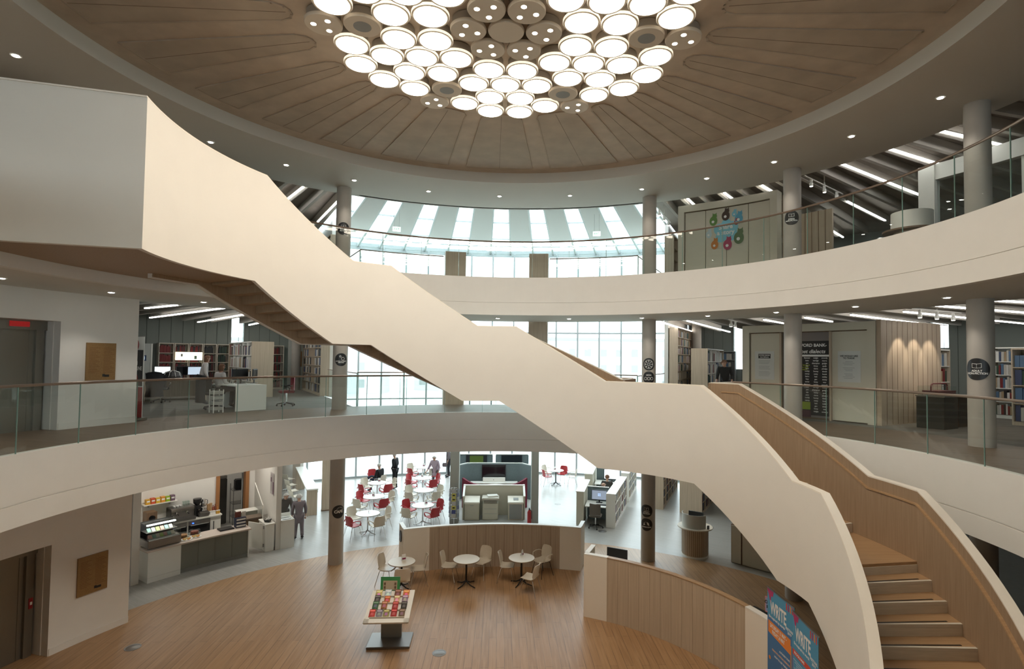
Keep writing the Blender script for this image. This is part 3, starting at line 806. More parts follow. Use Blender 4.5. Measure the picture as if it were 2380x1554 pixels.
# =================================================================== FURNITURE BUILDERS
def solid_shell(rows, th, m, name, parent, label=None):
    """rows of points (same count) -> smooth curved sheet of thickness th"""
    mb = MB(); nv = len(rows[0]); mb.grid([p for r in rows for p in r], len(rows), nv)
    me = bpy.data.meshes.new(name); me.from_pydata(mb.v, [], mb.f)
    bm = bmesh.new(); bm.from_mesh(me); bmesh.ops.recalc_face_normals(bm, faces=bm.faces)
    bmesh.ops.solidify(bm, geom=bm.faces[:], thickness=th); bm.to_mesh(me); bm.free()
    me.materials.append(m)
    for p in me.polygons: p.use_smooth = True
    try: me.set_sharp_from_angle(angle=radians(50))
    except Exception: pass
    return obj(name, me, m, parent, label=label)

def make_chair(m, legm, arms, name='shell_chair'):
    t = thing(name, 'chair', 'chair')
    prof_ = [(.215, .425), (.20, .448), (.10, .442), (-.02, .432), (-.12, .436), (-.175, .465), (-.20, .53), (-.215, .62), (-.235, .72), (-.255, .80), (-.262, .83)]
    wid = [.19, .205, .215, .215, .212, .205, .205, .21, .205, .185, .15]
    rows = []
    for (y, z), w_ in zip(prof_, wid):
        r = []
        for q in range(7):
            u = -1+2*q/6
            back = max(0, (z-.45)/.38)
            r.append((u*w_, y+(.05*u*u if back > .05 else 0), z+(.018*u*u if back <= .05 else 0)))
        rows.append(r)
    solid_shell(rows, .012, m, 'shell', t)
    fr_ = MB()
    for s in (-1, 1):
        leg = MB().tube([(s*.15, .13, .425), (s*.17, .15, .40), (s*.225, .235, .0)], .0085, 6)
        obj('leg', leg, legm, t, True)
        leg = MB().tube([(s*.15, -.12, .425), (s*.17, -.14, .40), (s*.225, -.25, .0)], .0085, 6)
        obj('leg', leg, legm, t, True)
        fr_.tube([(s*.155, .14, .422), (s*.155, -.13, .422)], .008, 6)
    fr_.tube([(-.155, .14, .422), (.155, .14, .422)], .008, 6)
    obj('seat_frame', fr_, legm, t, True)
    if arms:
        for s in (-1, 1):
            rows = []
            for (x, y, z, hw) in ((.20, -.205, .60, .05), (.235, -.18, .645, .045), (.27, -.10, .665, .032), (.285, .02, .66, .028), (.28, .12, .635, .03), (.255, .155, .56, .035), (.215, .14, .47, .045)):
                rows.append([(s*(x-hw*.5), y, z+.0), (s*(x+hw*.2), y, z+.012), (s*(x+hw*.7), y-.002, z-.01)])
            solid_shell(rows, .012, m, 'arm', t)
    return t

def make_table(r, top_m, base_m, h=.74):
    t = thing('round_table', 'table', 'table')
    obj('tabletop', MB().lathe([(.0001, h-.022), (r-.008, h-.022), (r, h-.012), (r, h-.004), (r-.004, h), (.0001, h)], 48), top_m, t, True)
    obj('edge_band', MB().lathe([(r-.01, h-.026), (r+.002, h-.024), (r+.002, h-.012), (r-.01, h-.012)], 48), M['grey'] if top_m is M['furnwhite'] else M['darkwood'], t, True)
    obj('pedestal', MB().tube([(0, 0, .10), (0, 0, h-.02)], .028, 14), base_m, t, True)
    for k in range(4):
        a = pi/4+k*pi/2
        mb = MB().tube([(0, 0, .15), (.05*cos(a), .05*sin(a), .10), (.16*cos(a), .16*sin(a), .045), (.32*cos(a), .32*sin(a), .022), (.34*cos(a), .34*sin(a), .012)], [.02, .02, .017, .013, .012], 8)
        obj('foot', mb, base_m, t, True)
    return t

def make_card():
    t = thing('menu_card', 'card', 'menu card')
    for s in (-1, 1):
        mb = MB().add([(-.055, s*.035, 0), (.055, s*.035, 0), (.055, 0, .17), (-.055, 0, .17)], [(0, 1, 2, 3)])
        k = obj('card_face', mb, M['paper'], t)
        obj('printed_band', MB().add([(-.05, s*.0305, .03), (.05, s*.0305, .03), (.05, s*.021, .075), (-.05, s*.021, .075)], [(0, 1, 2, 3)]), mat('plum_print', (.22, .03, .08), .6), k)
    return t

# ---- the tables and chairs of the oak floor
tb0 = make_table(.37, M['cream'], M['blackm'])
tabs = [(-2.66, 6.54, 'round cream table near the café edge, half hidden by the book stand'), (-.88, 6.70, 'round cream table standing empty before the oak screen'), (.68, 6.78, 'round cream table with a menu card before the oak screen')]
for i, (x, y, l) in enumerate(tabs):
    if i == 0: tb0.location = (x, y, 0); tb0['label'] = l; tb0['group'] = 'cream tables before the oak screen'; tb0.rotation_euler[2] = .3
    else: dup(tb0, (x, y, 0), .25 if i == 2 else .1, l, 'cream tables before the oak screen')
tb1 = make_table(.42, M['furnwhite'], M['chrome'])
ct = [(-4.72, 11.26, 'white café table closest to the round column'), (-5.06, 13.66, 'white café table second in the row by the column'), (-5.47, 16.12, 'white café table third in the row by the column, behind the red chairs'),
      (-2.90, 12.36, 'white café table closest to the leaflet rack'), (-3.20, 14.75, 'white café table ringed by four cream chairs'), (-3.57, 17.10, 'white café table ringed by four red chairs'), (-3.93, 19.64, 'white café table at the window end of its row')]
for i, (x, y, l) in enumerate(ct):
    if i == 0: tb1.location = (x, y, 0); tb1['label'] = l; tb1['group'] = 'white café tables in two rows'; tb1.rotation_euler[2] = .4
    else: dup(tb1, (x, y, 0), .4+.2*i, l, 'white café tables in two rows')
tb2 = make_table(.40, M['furnwhite'], M['blackm'])
tb2.location = (2.90, 18.95, 0); tb2['label'] = 'white table on black feet standing alone by the far windows'
dup(tb2, (5.25, 19.2, 0), .2, 'white table by the far windows partly hidden by the computer booths')
mc = make_card(); cards = [(-2.62, 6.62, tabs[0][2]), (.70, 6.92, ''), (-4.68, 11.3, ''), (-5.08, 13.7, ''), (-5.42, 16.3, ''), (-2.80, 12.5, ''), (-3.15, 14.9, ''), (-3.62, 17.3, ''), (-3.9, 19.8, ''), (2.85, 19.0, '')]
cn = ['on the cream table by the book stand', 'on the cream table before the oak screen', 'on the café table closest to the round column', 'on the second café table by the column', 'on the third café table by the column', 'on the café table by the leaflet rack', 'on the table with four cream chairs', 'on the table with four red chairs', 'on the café table by the windows', 'on the lone table by the far windows']
for i, ((x, y, _), n_) in enumerate(zip(cards, cn)):
    if i == 0: mc.location = (x, y, .741); mc.rotation_euler[2] = .5; mc['label'] = 'white and plum folded menu card ' + n_; mc['group'] = 'menu cards'
    else: dup(mc, (x, y, .741), .5+.7*i, 'white and plum folded menu card ' + n_, 'menu cards')

ch_side = make_chair(M['cream'], M['chrome'], False)
ch_arm_c = make_chair(M['cream'], M['blackm'], True, 'shell_armchair')
ch_red = make_chair(M['red'], M['chrome'], True, 'shell_armchair')
ch_cr = make_chair(M['cream'], M['chrome'], True, 'shell_armchair')
used_ch = set()
def chair(proto, x, y, face, label, group):
    """face: direction the sitter looks, degrees clockwise from away-from-camera"""
    rz = -radians(face)
    if proto.name not in used_ch:
        used_ch.add(proto.name); proto.location = (x, y, 0); proto.rotation_euler[2] = rz; proto['label'] = label; proto['group'] = group
    else: dup(proto, (x, y, 0), rz, label, group)
G1 = 'cream chairs at the tables before the oak screen'
chair(ch_side, -3.12, 6.82, 105, 'cream chair on the café side of the table by the book stand', G1)
chair(ch_side, -2.22, 6.80, -100, 'cream chair between the book stand table and the white screen end', G1)
chair(ch_side, -2.55, 5.98, -12, 'cream chair with its back towards us just behind the book stand', G1)
chair(ch_side, -1.40, 7.0, 100, 'cream chair on the café side of the empty cream table', G1)
chair(ch_side, -.45, 7.32, -145, 'cream chair tucked between the empty table and the oak screen', G1)
chair(ch_side, .26, 6.98, 100, 'cream chair on the café side of the table with the card', G1)
chair(ch_side, .90, 6.12, -62, 'cream chair standing out in the open floor before the table with the card', G1)
chair(ch_arm_c, 1.32, 7.38, -128, 'cream armchair on dark legs by the white end of the oak screen', G1)
G2 = 'café armchairs round the white tables'
def four(tx, ty, cols, names):
    offs = {'BL': (-.58, .42, 125), 'BR': (.52, .45, -130), 'FL': (-.42, -.55, 35), 'FR': (.48, -.52, -35)}
    for key in ('BL', 'BR', 'FL', 'FR'):
        if key not in cols: continue
        dx, dy, f_ = offs[key]
        pr = ch_red if cols[key] == 'r' else ch_cr
        pos = {'BL': 'far side nearer the café', 'BR': 'far side away from the café', 'FL': 'near side nearer the café', 'FR': 'near side away from the café'}[key]
        chair(pr, tx+dx+random.uniform(-.04, .04), ty+dy+random.uniform(-.04, .04), f_+random.uniform(-10, 10), '%s armchair at %s, %s' % ('red' if cols[key] == 'r' else 'cream', names, pos), G2)
four(-4.72, 11.26, dict(BL='c', BR='c', FL='r', FR='c'), 'the café table closest to the column')
four(-5.06, 13.66, dict(BL='r', BR='c', FL='c', FR='r'), 'the second café table by the column')
four(-5.47, 16.12, dict(BL='c', BR='c', FL='r', FR='r'), 'the third café table by the column')
four(-2.90, 12.36, dict(BL='r', BR='r', FL='c', FR='r'), 'the table by the leaflet rack')
four(-3.20, 14.75, dict(BL='c', BR='c', FL='c', FR='c'), 'the table with only cream chairs')
four(-3.57, 17.10, dict(BL='r', BR='r', FL='r', FR='r'), 'the table with only red chairs')
four(-3.93, 19.64, dict(BL='c', BR='r', FL='r', FR='c'), 'the café table by the windows')
chair(ch_cr, -5.62, 17.47, -62, 'cream armchair with a man in black sitting in it', G2)
chair(ch_red, -6.2, 18.5, 150, 'red armchair beyond the seated man by the windows', G2)
chair(ch_red, 2.42, 18.75, 75, 'red armchair on the pod side of the lone far table', G2)
chair(ch_red, 3.30, 19.45, -150, 'red armchair behind the lone far table', G2)
chair(ch_cr, 3.72, 18.75, -80, 'cream armchair on the booth side of the lone far table', G2)
chair(ch_cr, 2.5, 19.7, 130, 'cream armchair at the window behind the lone far table', G2)
chair(ch_red, 4.72, 18.9, 80, 'red armchair by the windows next to the computer booths', G2)
chair(ch_red, 4.95, 18.2, 30, 'red armchair half hidden behind the booth wall', G2)

# ---- curved oak screen behind the three cream tables
HS = 1.30
cs = thing('curved_screen', 'low curved oak screen with cream ends behind three cream tables', 'screen', (0, 0, 0))
obj('oak_face', MB().arc(8.08, 8.19, 0, HS-.03, -14.8, 13.5, 28), M['panelwood'], cs)
gv = MB()
for k in range(1, 14):
    p = P(8.078, -14.8+k*28.3/14); gv.box(p.x, p.y, HS/2, .008, .006, HS-.05, -radians(-14.8+k*28.3/14))
obj('board_groove', gv, M['darkwood'], cs)
for a0, a1 in ((-20.3, -14.8), (13.5, 18.1)):
    obj('cream_end', MB().arc(8.075, 8.19, 0, HS-.03, a0, a1, 6), M['cap'], cs)
    e = a0 if a0 < -16 else a1
    e2 = e+.35 if a0 < -16 else e-.35
    wg = obj('return_wing', radial(e2, 8.15, 8.80, 0, HS-.03, .10), M['cap'], cs)
    w2 = radial(e2, 8.205, 8.80, HS-.028, HS+.001, .12); obj('wing_cap', w2, M['furnwhite'], wg)
obj('top_cap', MB().arc(8.07, 8.20, HS-.03, HS, -20.3, 18.1, 36), M['furnwhite'], cs)
sg = disc_mb(.17, 24, 0); 
p = P(8.47, -20.3+.35); q = radians(-20)
sgn = obj('round_sign', MB().cyl(0, 0, 0, .012, .17, 28), M['black'], cs)
sgn.matrix_local = Matrix.Translation((p.x-.062, p.y-.02, .98)) @ Matrix.Rotation(-q, 4, 'Z') @ Matrix.Rotation(-pi/2, 4, 'Y')

# ---- curved oak reception desk
HD = 1.54
ds = thing('curved_desk', 'tall curved oak desk front with cream ends beside the stair', 'desk', (0, 0, 0))
obj('oak_face', MB().arc(5.25, 5.36, 0, HD-.0, 30.7, 69.6, 36), M['palewood'], ds)
for a0, a1 in ((24.3, 30.7), (69.6, 76.6)):
    obj('cream_end', MB().arc(5.245, 5.37, 0, HD-.02, a0, a1, 6), M['cap'], ds)
    obj('top_cap', MB().arc(5.24, 5.38, HD-.02, HD+.005, a0, a1, 6), M['furnwhite'], ds)
wg = obj('return_wing', radial(24.6, 5.3, 6.0, 0, HD-.02, .10), M['cap'], ds)
obj('wing_cap', radial(24.75, 5.385, 6.0, HD-.018, HD+.006, .12), M['furnwhite'], wg)
obj('oak_edge', MB().arc(5.24, 5.375, HD-.012, HD+.004, 30.7, 69.6, 36), M['tread'], ds)
obj('worktop', MB().arc(5.38, 6.0, .98, 1.02, 26, 76, 30), M['furnwhite'], ds)
gv = MB()
for k in range(1, 13):
    a = 30.7+k*3.0; p = P(5.248, a); gv.box(p.x, p.y, HD/2, .006, .006, HD-.03, -radians(a))
obj('board_groove', gv, M['panelwood'], ds)

def monitor(name, label, loc, rz, w_=.5, h_=.32, stand=.14, scr=None):
    t = thing(name, label, 'monitor', loc, rz)
    obj('casing', MB().box(0, 0, stand+h_/2, w_, .035, h_), M['black'], t, bevel=.006)
    obj('display', MB().box(0, -.019, stand+h_/2, w_-.04, .003, h_-.05), scr or M['screen'], t)
    obj('stand', MB().box(0, .02, stand/2+.01, .05, .03, stand+.04).box(0, .02, .006, .24, .18, .012), M['black'], t)
    return t
monitor('computer_monitor', 'black monitor seen from behind over the curved desk edge', (3.17, 5.60, 1.02), radians(150), .56, .34, .03)
t = thing('desk_printer', 'black printer on the worktop at the stair end of the curved desk', 'printer', (5.35, 2.2, 1.02), radians(-65))
obj('body', MB().box(0, 0, .12, .5, .4, .24), M['black'], t, bevel=.02); obj('paper_tray', MB().box(0, -.16, .26, .36, .25, .02, 0, .3), M['dsteel'], t)
t = thing('leaflet_stand', 'small pink and blue sign stand on the desk end beside the banners', 'sign', (5.27, 1.52, 1.545), radians(-60))
obj('card', MB().box(0, 0, .15, .21, .01, .30), mat('pink_blue_card', (.30, .36, .62), .5), t)
obj('lettering', shifted(text_mb('OPEN\nMIC', .085, bold=.003), 0, -.008, .15), M['black'], t)
obj('border', MB().box(0, -.0062, .29, .21, .002, .02).box(0, -.0062, .01, .21, .002, .02).box(-.1, -.0062, .15, .012, .002, .3).box(.1, -.0062, .15, .012, .002, .3), mat('pink_border', (.70, .28, .30), .5), t)

# ---- roll-up festival banners
def banner(name, label, p0, p1, zt, variant):
    p0 = Vector(p0); p1 = Vector(p1); c = (p0+p1)/2; v = p1-p0; W_ = v.length
    t = thing(name, label, 'banner', (c.x, c.y, 0), atan2(v.y, v.x))
    H = zt
    blue = mat('banner_blue', (.07, .30, .50), .55); teal = mat('banner_deep_blue', (.06, .19, .42), .55)
    sheet = obj('sheet', MB().box(0, 0, .08+(H-.08)/2, W_, .006, H-.08), blue, t)
    if variant == 1: obj('lower_panel', MB().box(-.04, -.0035, (H-.55)/2+.1, W_-.08, .0012, H-.65), teal, sheet)
    cr = mat('banner_crimson', (.42, .03, .14), .55); orr = mat('banner_orange', (.80, .25, .04), .55); rd = mat('banner_red', (.62, .06, .03), .55); pu = mat('banner_purple', (.16, .05, .25), .55)
    y = -.0055
    obj('corner_flash', poly_plate([(-W_/2, H-.02), (-W_/2+.22, H-.02), (-W_/2+.19, H-.12), (-W_/2+.13, H-.12), (-W_/2+.12, H-.27)], y), cr, sheet)
    tw = text_mb('WRITE', .235, bold=.007); tw.v = [(x*.74, yy_, z*1.35) for x, yy_, z in tw.v]
    obj('lettering', shifted(tw, -.07, y, H-.33), M['paper'], sheet)
    t2 = text_mb('Be inspired by words', .062, bold=.002)
    obj('lettering', shifted(t2, -.12, y, H-.50), M['paper'], sheet)
    obj('lettering', shifted(text_mb('FESTIVAL\n2019', .06, bold=.002), .29, y, H-.49), M['paper'], sheet)
    for k, mm in enumerate((rd, cr, orr, rd)):
        obj('stripe', MB().box(W_/2-.24+k*.062, y+.001, H-.09, .03, .002, .12), mm, sheet)
    if variant == 1:
        obj('date_block', poly_plate([(-W_/2+.03, H-.58), (W_/2-.12, H-.60), (W_/2-.12, H-.86), (-W_/2+.03, H-.80)], y+.001), orr, sheet)
        dtx = text_mb('SATURDAY 11 MAY -\nFRIDAY 24 MAY', .085, bold=.003); dtx.v = [(a*.70, b, c*1.1) for a, b, c in dtx.v]; obj('lettering', shifted(dtx, -.07, y-.001, H-.705), M['paper'], sheet)
        for k, s in enumerate(('AUTHORS TALKS', 'CREATIVE WRITING SESSIONS', 'HOW TO GET PUBLISHED', 'WORKSHOPS', 'PERFORMANCES', 'CRAFTS', 'AND MORE')):
            obj('lettering', shifted(text_mb(s, .043, 'RIGHT', bold=.002), W_/2-.14, y-.001, H-.98-.085*k), M['paper'] if k % 2 == 0 else mat('banner_peach', (.85, .50, .30), .5), sheet)
        for k, mm in enumerate((orr, blue, cr, rd)):
            obj('stripe', MB().box(W_/2-.11+k*.032, y+.001, H-1.25, .022, .002, 1.1), mm, sheet)
        obj('emblem', disc_mb(.035, 16, y, -W_/2+.08, H-1.25), orr, sheet)
    else:
        obj('heading_block', MB().box(-.12, y+.001, H-.66, W_-.24, .002, .09), rd, sheet)
        obj('lettering', shifted(text_mb('PROGRAMME', .06, bold=.002), -.2, y-.001, H-.66), M['paper'], sheet)
        ln_ = MB()
        for k in range(26): ln_.box(-.16+.02*((k*7) % 3), y, H-.78-.035*k, .50-.06*((k*5) % 4), .002, .008)
        obj('small_print', ln_, mat('print_pale', (.55, .66, .72), .6), sheet)
        for k, mm in enumerate((cr, pu, orr, pu, rd)):
            obj('stripe', MB().box(W_/2-.17+k*.036, y+.001, H-1.25, .024, .002, 1.0), mm, sheet)
    obj('top_bar', MB().box(0, 0, H, W_+.03, .02, .02), M['metal'], t)
    obj('base', MB().box(0, 0, .045, W_+.06, .18, .09), M['metal'], t, bevel=.02)
    return t
banner('roll_up_banner', 'blue roll-up festival banner with orange date block, closer to the curved desk', (5.05, 1.18), (5.08, .30), 2.2, 1)
banner('roll_up_banner', 'blue roll-up festival banner with red heading block, closer to the stair', (5.03, .26), (4.96, -.60), 2.17, 2)

# ---- book stand with tilted tray
bs = thing('book_display_stand', 'grey pedestal stand with tilted cream tray of paperbacks on the oak floor', 'display stand', (-2.39, 3.72, 0), radians(1))
obj('base', MB().prism([(-.47, -.36), (.47, -.36), (.47, .30), (-.47, .30)], 0, .05), M['metal'], bs, bevel=.01)
obj('post', MB().box(0, .10, .42, .46, .07, .75), mat('grey_post_panel', (.28, .30, .30), .45), bs)
TZ, TT = .80, radians(15)
tray = obj('tray', MB().box(0, 0, 0, .95, 1.02, .03), M['furnwhite'], bs, bevel=.012)
tray.matrix_local = Matrix.Translation((.03, -.33, .905)) @ Matrix.Rotation(TT, 4, 'X')
for s in (-1, 1): obj('tray_rim', MB().box(s*.42, .0, .02, .11, 1.02, .02), M['furnwhite'], tray)
obj('tray_rim', MB().box(0, -.45, .02, .95, .12, .02), M['furnwhite'], tray)
for k in range(4): obj('book_ledge', MB().box(0, -.37+.22*k, .03, .74, .012, .05), M['cream'], tray)
lg = obj('logo', MB(), M['paper'], bs) if False else None
lt = text_mb('WORD', .10, bold=.004); obj('lettering', shifted(lt, -.03, .062, .60), M['paper'], bs)
rays = MB()
for k in range(14):
    a = -2.6+k*.26; rays.add([(.06+.10*cos(a)-.006, .064, .54+.10*sin(a)), (.06+.10*cos(a)+.008, .064, .54+.10*sin(a)), (.06+.15*cos(a)+.008, .064, .54+.15*sin(a)), (.06+.15*cos(a)-.006, .064, .54+.15*sin(a))], [(0, 1, 2, 3)])
obj('emblem', rays, M['paper'], bs)
tray_w = Matrix.Translation((-2.39, 3.72, 0)) @ Matrix.Rotation(radians(1), 4, 'Z') @ Matrix.Translation((.03, -.33, .905)) @ Matrix.Rotation(TT, 4, 'X')
cov = [('yellow', (.62, .50, .20)), ('pale blue', (.50, .60, .66)), ('brown', (.20, .08, .05)), ('orange', (.66, .22, .06)), ('dark', (.06, .05, .05)), ('fiery', (.50, .12, .03)), ('peach', (.66, .40, .22)), ('mauve', (.30, .20, .28)),
       ('green', (.05, .12, .06)), ('russet', (.30, .12, .05)), ('crimson', (.36, .04, .03)), ('black', (.03, .025, .02)), ('scarlet', (.45, .04, .03)), ('grey-violet', (.20, .17, .22)), ('olive', (.28, .25, .08)), ('ruby', (.34, .02, .02)), ('umber', (.16, .10, .06))]
posn = [(-.31, .36), (-.11, .37), (.11, .37), (.30, .35), (-.31, .20), (-.09, .17), (.12, .18), (.30, .19), (-.31, .0), (-.12, .0), (.12, -.02), (.31, -.02), (-.33, -.25), (-.18, -.26), (-.03, -.26), (.13, -.25), (.30, -.25)]
rown = ['top row', 'second row', 'third row', 'front row']
for i, ((cn_, cc), (bx, by)) in enumerate(zip(cov, posn)):
    big = 1.12 if i < 4 else 1.0
    t = thing('paperback', '%s-covered paperback facing up in the %s of the tilted tray' % (cn_, rown[min(3, i//4)]), 'book')
    cm = mat('cover_'+cn_.replace(' ', '_').replace('-', '_'), cc, .35, noise=.5, nscale=18)
    t.matrix_world = tray_w @ Matrix.Translation((bx, by, .035+.0)) @ Matrix.Rotation(radians(12), 4, 'X')
    b_ = obj('cover', MB().box(0, 0, .012, .125*big, .195*big, .024), cm, t)
    obj('title_band', MB().box(0, .062*big, .0247, .10*big, .03, .0015), mat('title_'+str(i), tuple(min(1, c*2.2+.15) for c in cc), .4), b_)
    obj('picture', MB().box(0, -.02, .0247, .06, .07, .0015), mat('art_'+str(i), tuple(min(1, c*1.3+.10) for c in (cc[0], cc[2], cc[1])), .4), b_)
t = thing('green_sign', 'green framed paper notice standing at the head of the tilted book tray', 'sign', (-2.46, 3.93, 0), 0)
obj('board', MB().box(0, 0, 1.19, .44, .015, .30, 0, -.15), mat('green_card', (.06, .30, .10), .5), t)
obj('paper', MB().box(.0, -.016, 1.16, .32, .004, .20, 0, -.15), mat('kraft_paper', (.55, .45, .32), .7), t)
pc = MB()
for x, z in ((-.12, 1.2), (.12, 1.2), (-.12, 1.12), (.12, 1.12)): pc.box(x, -.024+(z-1.19)*.15, z, .04, .003, .05, 0, -.15)
obj('book_picture', pc, M['darkwood'], t)
obj('prop', MB().box(0, .02, 1.0, .05, .01, .12), M['grey'], t)

# ---- round floor boxes
def floor_box(x, y, r, label):
    o = obj('floor_outlet', MB().lathe([(.0001, .004), (r*.82, .004), (r*.84, .002), (r*.86, .005), (r, .004), (r, .0)], 32, x, y), M['metal'] if r > .13 else M['dsteel'], None, True)
    tag(o, label, 'floor outlet', 'round floor outlets')
for x, y, r, l in ((-7.93, 3.59, .16, 'round metal floor outlet on the oak floor near the lift wall'), (-1.24, 3.19, .15, 'round oak-filled floor outlet beyond the book stand'), (3.89, 11.47, .16, 'round dark floor outlet in front of the computer booths'), (2.61, 15.26, .14, 'round floor outlet in the open lobby tiles'), (8.11, 11.9, .17, 'round dark floor outlet behind the kiosk'), (8.71, 16.21, .17, 'round floor outlet between the tall bookcases'), (-6.0, 14.2, .15, 'round floor outlet in the tiles beside the café tables')):
    floor_box(x, y, r, l)
# =================================================================== CAFÉ
ctr = thing('cafe_counter', 'curved café counter, grey and white front with pale pink-white worktop', 'counter')
obj('grey_front', MB().arc(12.02, 12.62, .12, .85, -50.3, -41.4, 8), M['counterdark'], ctr)
obj('white_front', MB().arc(12.0, 12.62, .14, .85, -54.4, -50.35, 5), M['furnwhite'], ctr)
pl_ = obj('plinth', MB().arc(12.06, 12.6, 0, .12, -50.3, -41.4, 8), mat('plinth_grey', (.30, .31, .29), .5), ctr)
obj('white_plinth', MB().arc(12.0, 12.6, 0, .135, -54.4, -50.35, 5), M['furnwhite'], ctr)
obj('end_panel', MB().arc(12.0, 12.62, 0, .86, -41.4, -41.25, 1), M['furnwhite'], ctr)
obj('worktop', MB().arc(11.97, 12.68, .85, .89, -54.6, -41.0, 12), mat('worktop_pinkish', (.66, .57, .51), .35), ctr)
gr = MB()
for a in (-48.1, -45.9, -43.6): p = P(12.018, a); gr.box(p.x, p.y, .48, .004, .004, .72, -radians(a))
obj('panel_joint', gr, M['plinthj'], ctr)
bc = thing('back_counter', 'white worktop with dark glass fridges along the café back wall', 'counter')
obj('cabinet', MB().arc(14.35, 14.93, .1, .86, -54, -42.05, 8), M['furnwhite'], bc)
obj('worktop', MB().arc(14.30, 14.94, .86, .90, -54, -41.95, 8), M['furnwhite'], bc)
for a0, a1 in ((-48.2, -46.2), (-46.0, -43.4)):
    f_ = obj('fridge_door', MB().arc(14.32, 14.345, .14, .82, a0, a1, 3), M['screen'], bc)
    obj('fridge_frame', MB().arc(14.31, 14.32, .70, .82, a0, a1, 3), M['metal'], f_)
    p = P(14.30, a0+.5); obj('indicator', MB().box(p.x, p.y, .76, .05, .02, .03), emit('blue_indicator', (.02, .1, 1), 3, (.02, .1, .9)), f_)
    obj('handle', MB().tube([P(14.28, a0+.2, .70), P(14.28, a1-.2, .70)], .012, 6), M['chrome'], f_)
p = P(14.33, -42.95); obj('cupboard_handle', MB().box(p.x, p.y, .55, .02, .02, .3, radians(43)), M['black'], bc)
def rt(name, label, cat, R, a, z, group=None, drz=0.0):
    p = P(R, a, z); return thing(name, label, cat, (p.x, p.y, z), -radians(a)+drz, group)
# refrigerated display case
dc = rt('display_case', 'glass chilled display case of sandwiches on the café counter', 'display case', 12.38, -52.25, .89)
obj('base', MB().box(0, 0, .13, .86, .60, .22), M['metal'], dc, bevel=.01)
obj('feet', MB().box(-.38, -.2, .01, .05, .05, .02).box(.38, -.2, .01, .05, .05, .02).box(.38, .2, .01, .05, .05, .02).box(-.38, .2, .01, .05, .05, .02), M['black'], dc)
rows = []
for z, y in ((.24, -.29), (.42, -.27), (.56, -.19), (.64, -.06), (.66, .10), (.66, .28)): rows.append([(-.42, y, z), (0, y, z), (.42, y, z)])
solid_shell(rows, .006, M['greenglass'], 'curved_glass', dc)
obj('light_tube', MB().box(0, -.02, .615, .74, .05, .03), M['strip'], dc)
for z, y0 in ((.25, -.24), (.42, -.12)):
    s_ = obj('shelf', MB().box(0, (y0+.28)/2, z, .80, .28-y0, .012), M['metal'], dc)
obj('frame', MB().box(0, .29, .45, .86, .02, .44).box(-.42, 0, .25, .02, .58, .02).box(.42, 0, .25, .02, .58, .02), M['black'], dc)
for z, n in ((.256, 7), (.426, 6)):
    for k in range(n):
        c_ = [(.45, .60, .20), (.70, .66, .58), (.30, .50, .45), (.62, .35, .30)][(k*3+n) % 4]
        b_ = MB().add([(-.045, -.06, 0), (.045, -.06, 0), (.045, .06, 0), (-.045, .06, 0), (-.045, .05, .08), (.045, .05, .08)], [(3, 2, 1, 0), (0, 1, 5, 4), (2, 3, 4, 5), (1, 2, 5), (3, 0, 4)])
        p = P(12.32 if z < .3 else 12.42, -53.6+k*(.45 if n == 7 else .52), .89+z)
        o = obj('sandwich_pack', b_, mat('pack_%d' % ((k*3+n) % 4), c_, .4))
        o.location = p; o.rotation_euler[2] = radians(50)
        tag(o, 'wedge sandwich pack on the %s shelf inside the chilled case' % ('lower' if z < .3 else 'upper'), 'sandwich', 'sandwich packs on the %s case shelf' % ('lower' if z < .3 else 'upper'))
# cakes under domes, tarts, tray, menu box
for R, a, l, c_ in ((12.55, -49.2, 'brown cake under a clear lid closest to the display case', (.40, .20, .08)), (12.66, -47.6, 'dark cake under a clear lid beside the tart plate', (.22, .06, .04))):
    t = rt('cake_dome', l, 'cake', R, a, .89)
    obj('plate', MB().lathe([(.0001, .0), (.16, .004), (.17, .015)], 28), M['chrome'], t, True)
    obj('cake', MB().lathe([(.0001, .012), (.11, .012), (.11, .075), (.10, .085), (.0001, .085)], 28), mat('cake_'+str(int(-a)), c_, .7, noise=.3, nscale=20), t, True)
    obj('lid', MB().lathe([(.155, .015), (.155, .10), (.14, .12), (.0001, .125)], 28), M['greenglass'], t, True)
for R, a, l in ((12.22, -49.3, 'plate of glazed pastries next to the display case'), (12.30, -48.0, 'plate of small fruit tarts on the café counter')):
    t = rt('pastry_plate', l, 'pastries', R, a, .89)
    obj('plate', MB().lathe([(.0001, .0), (.13, .004), (.15, .015)], 24), M['paper'], t, True)
    for k in range(5):
        x, y = .075*cos(k*1.26), .075*sin(k*1.26)
        obj('pastry', MB().lathe([(.0001, .01), (.035, .01), (.04, .03), (.03, .042), (.0001, .045)], 12, x, y), mat('pastry_%d' % (k % 2), ((.60, .28, .06), (.62, .50, .22))[k % 2], .6), t, True)
t = rt('serving_tray', 'black rectangular serving tray lying on the café counter', 'tray', 12.42, -43.9, .89)
obj('tray_base', MB().box(0, 0, .02, .42, .32, .04), M['black'], t, bevel=.012)
t = rt('menu_box', 'stack of white-labelled dark boxes at the end of the café counter', 'box', 12.40, -42.0, .89)
for k in range(3):
    b_ = obj('drawer', MB().box(0, 0, .055+.10*k, .30, .20, .095), mat('navy_box', (.03, .04, .08), .5), t)
    obj('label_strip', MB().box(0, -.102, .055+.10*k, .27, .003, .05), M['paper'], b_)
obj('leaflet', MB().box(.10, -.02, .40, .12, .01, .16), M['paper'], t); obj('picture_card', MB().box(-.07, 0, .40, .18, .01, .18), mat('fruit_card', (.20, .06, .05), .5, noise=.6, nscale=30), t)
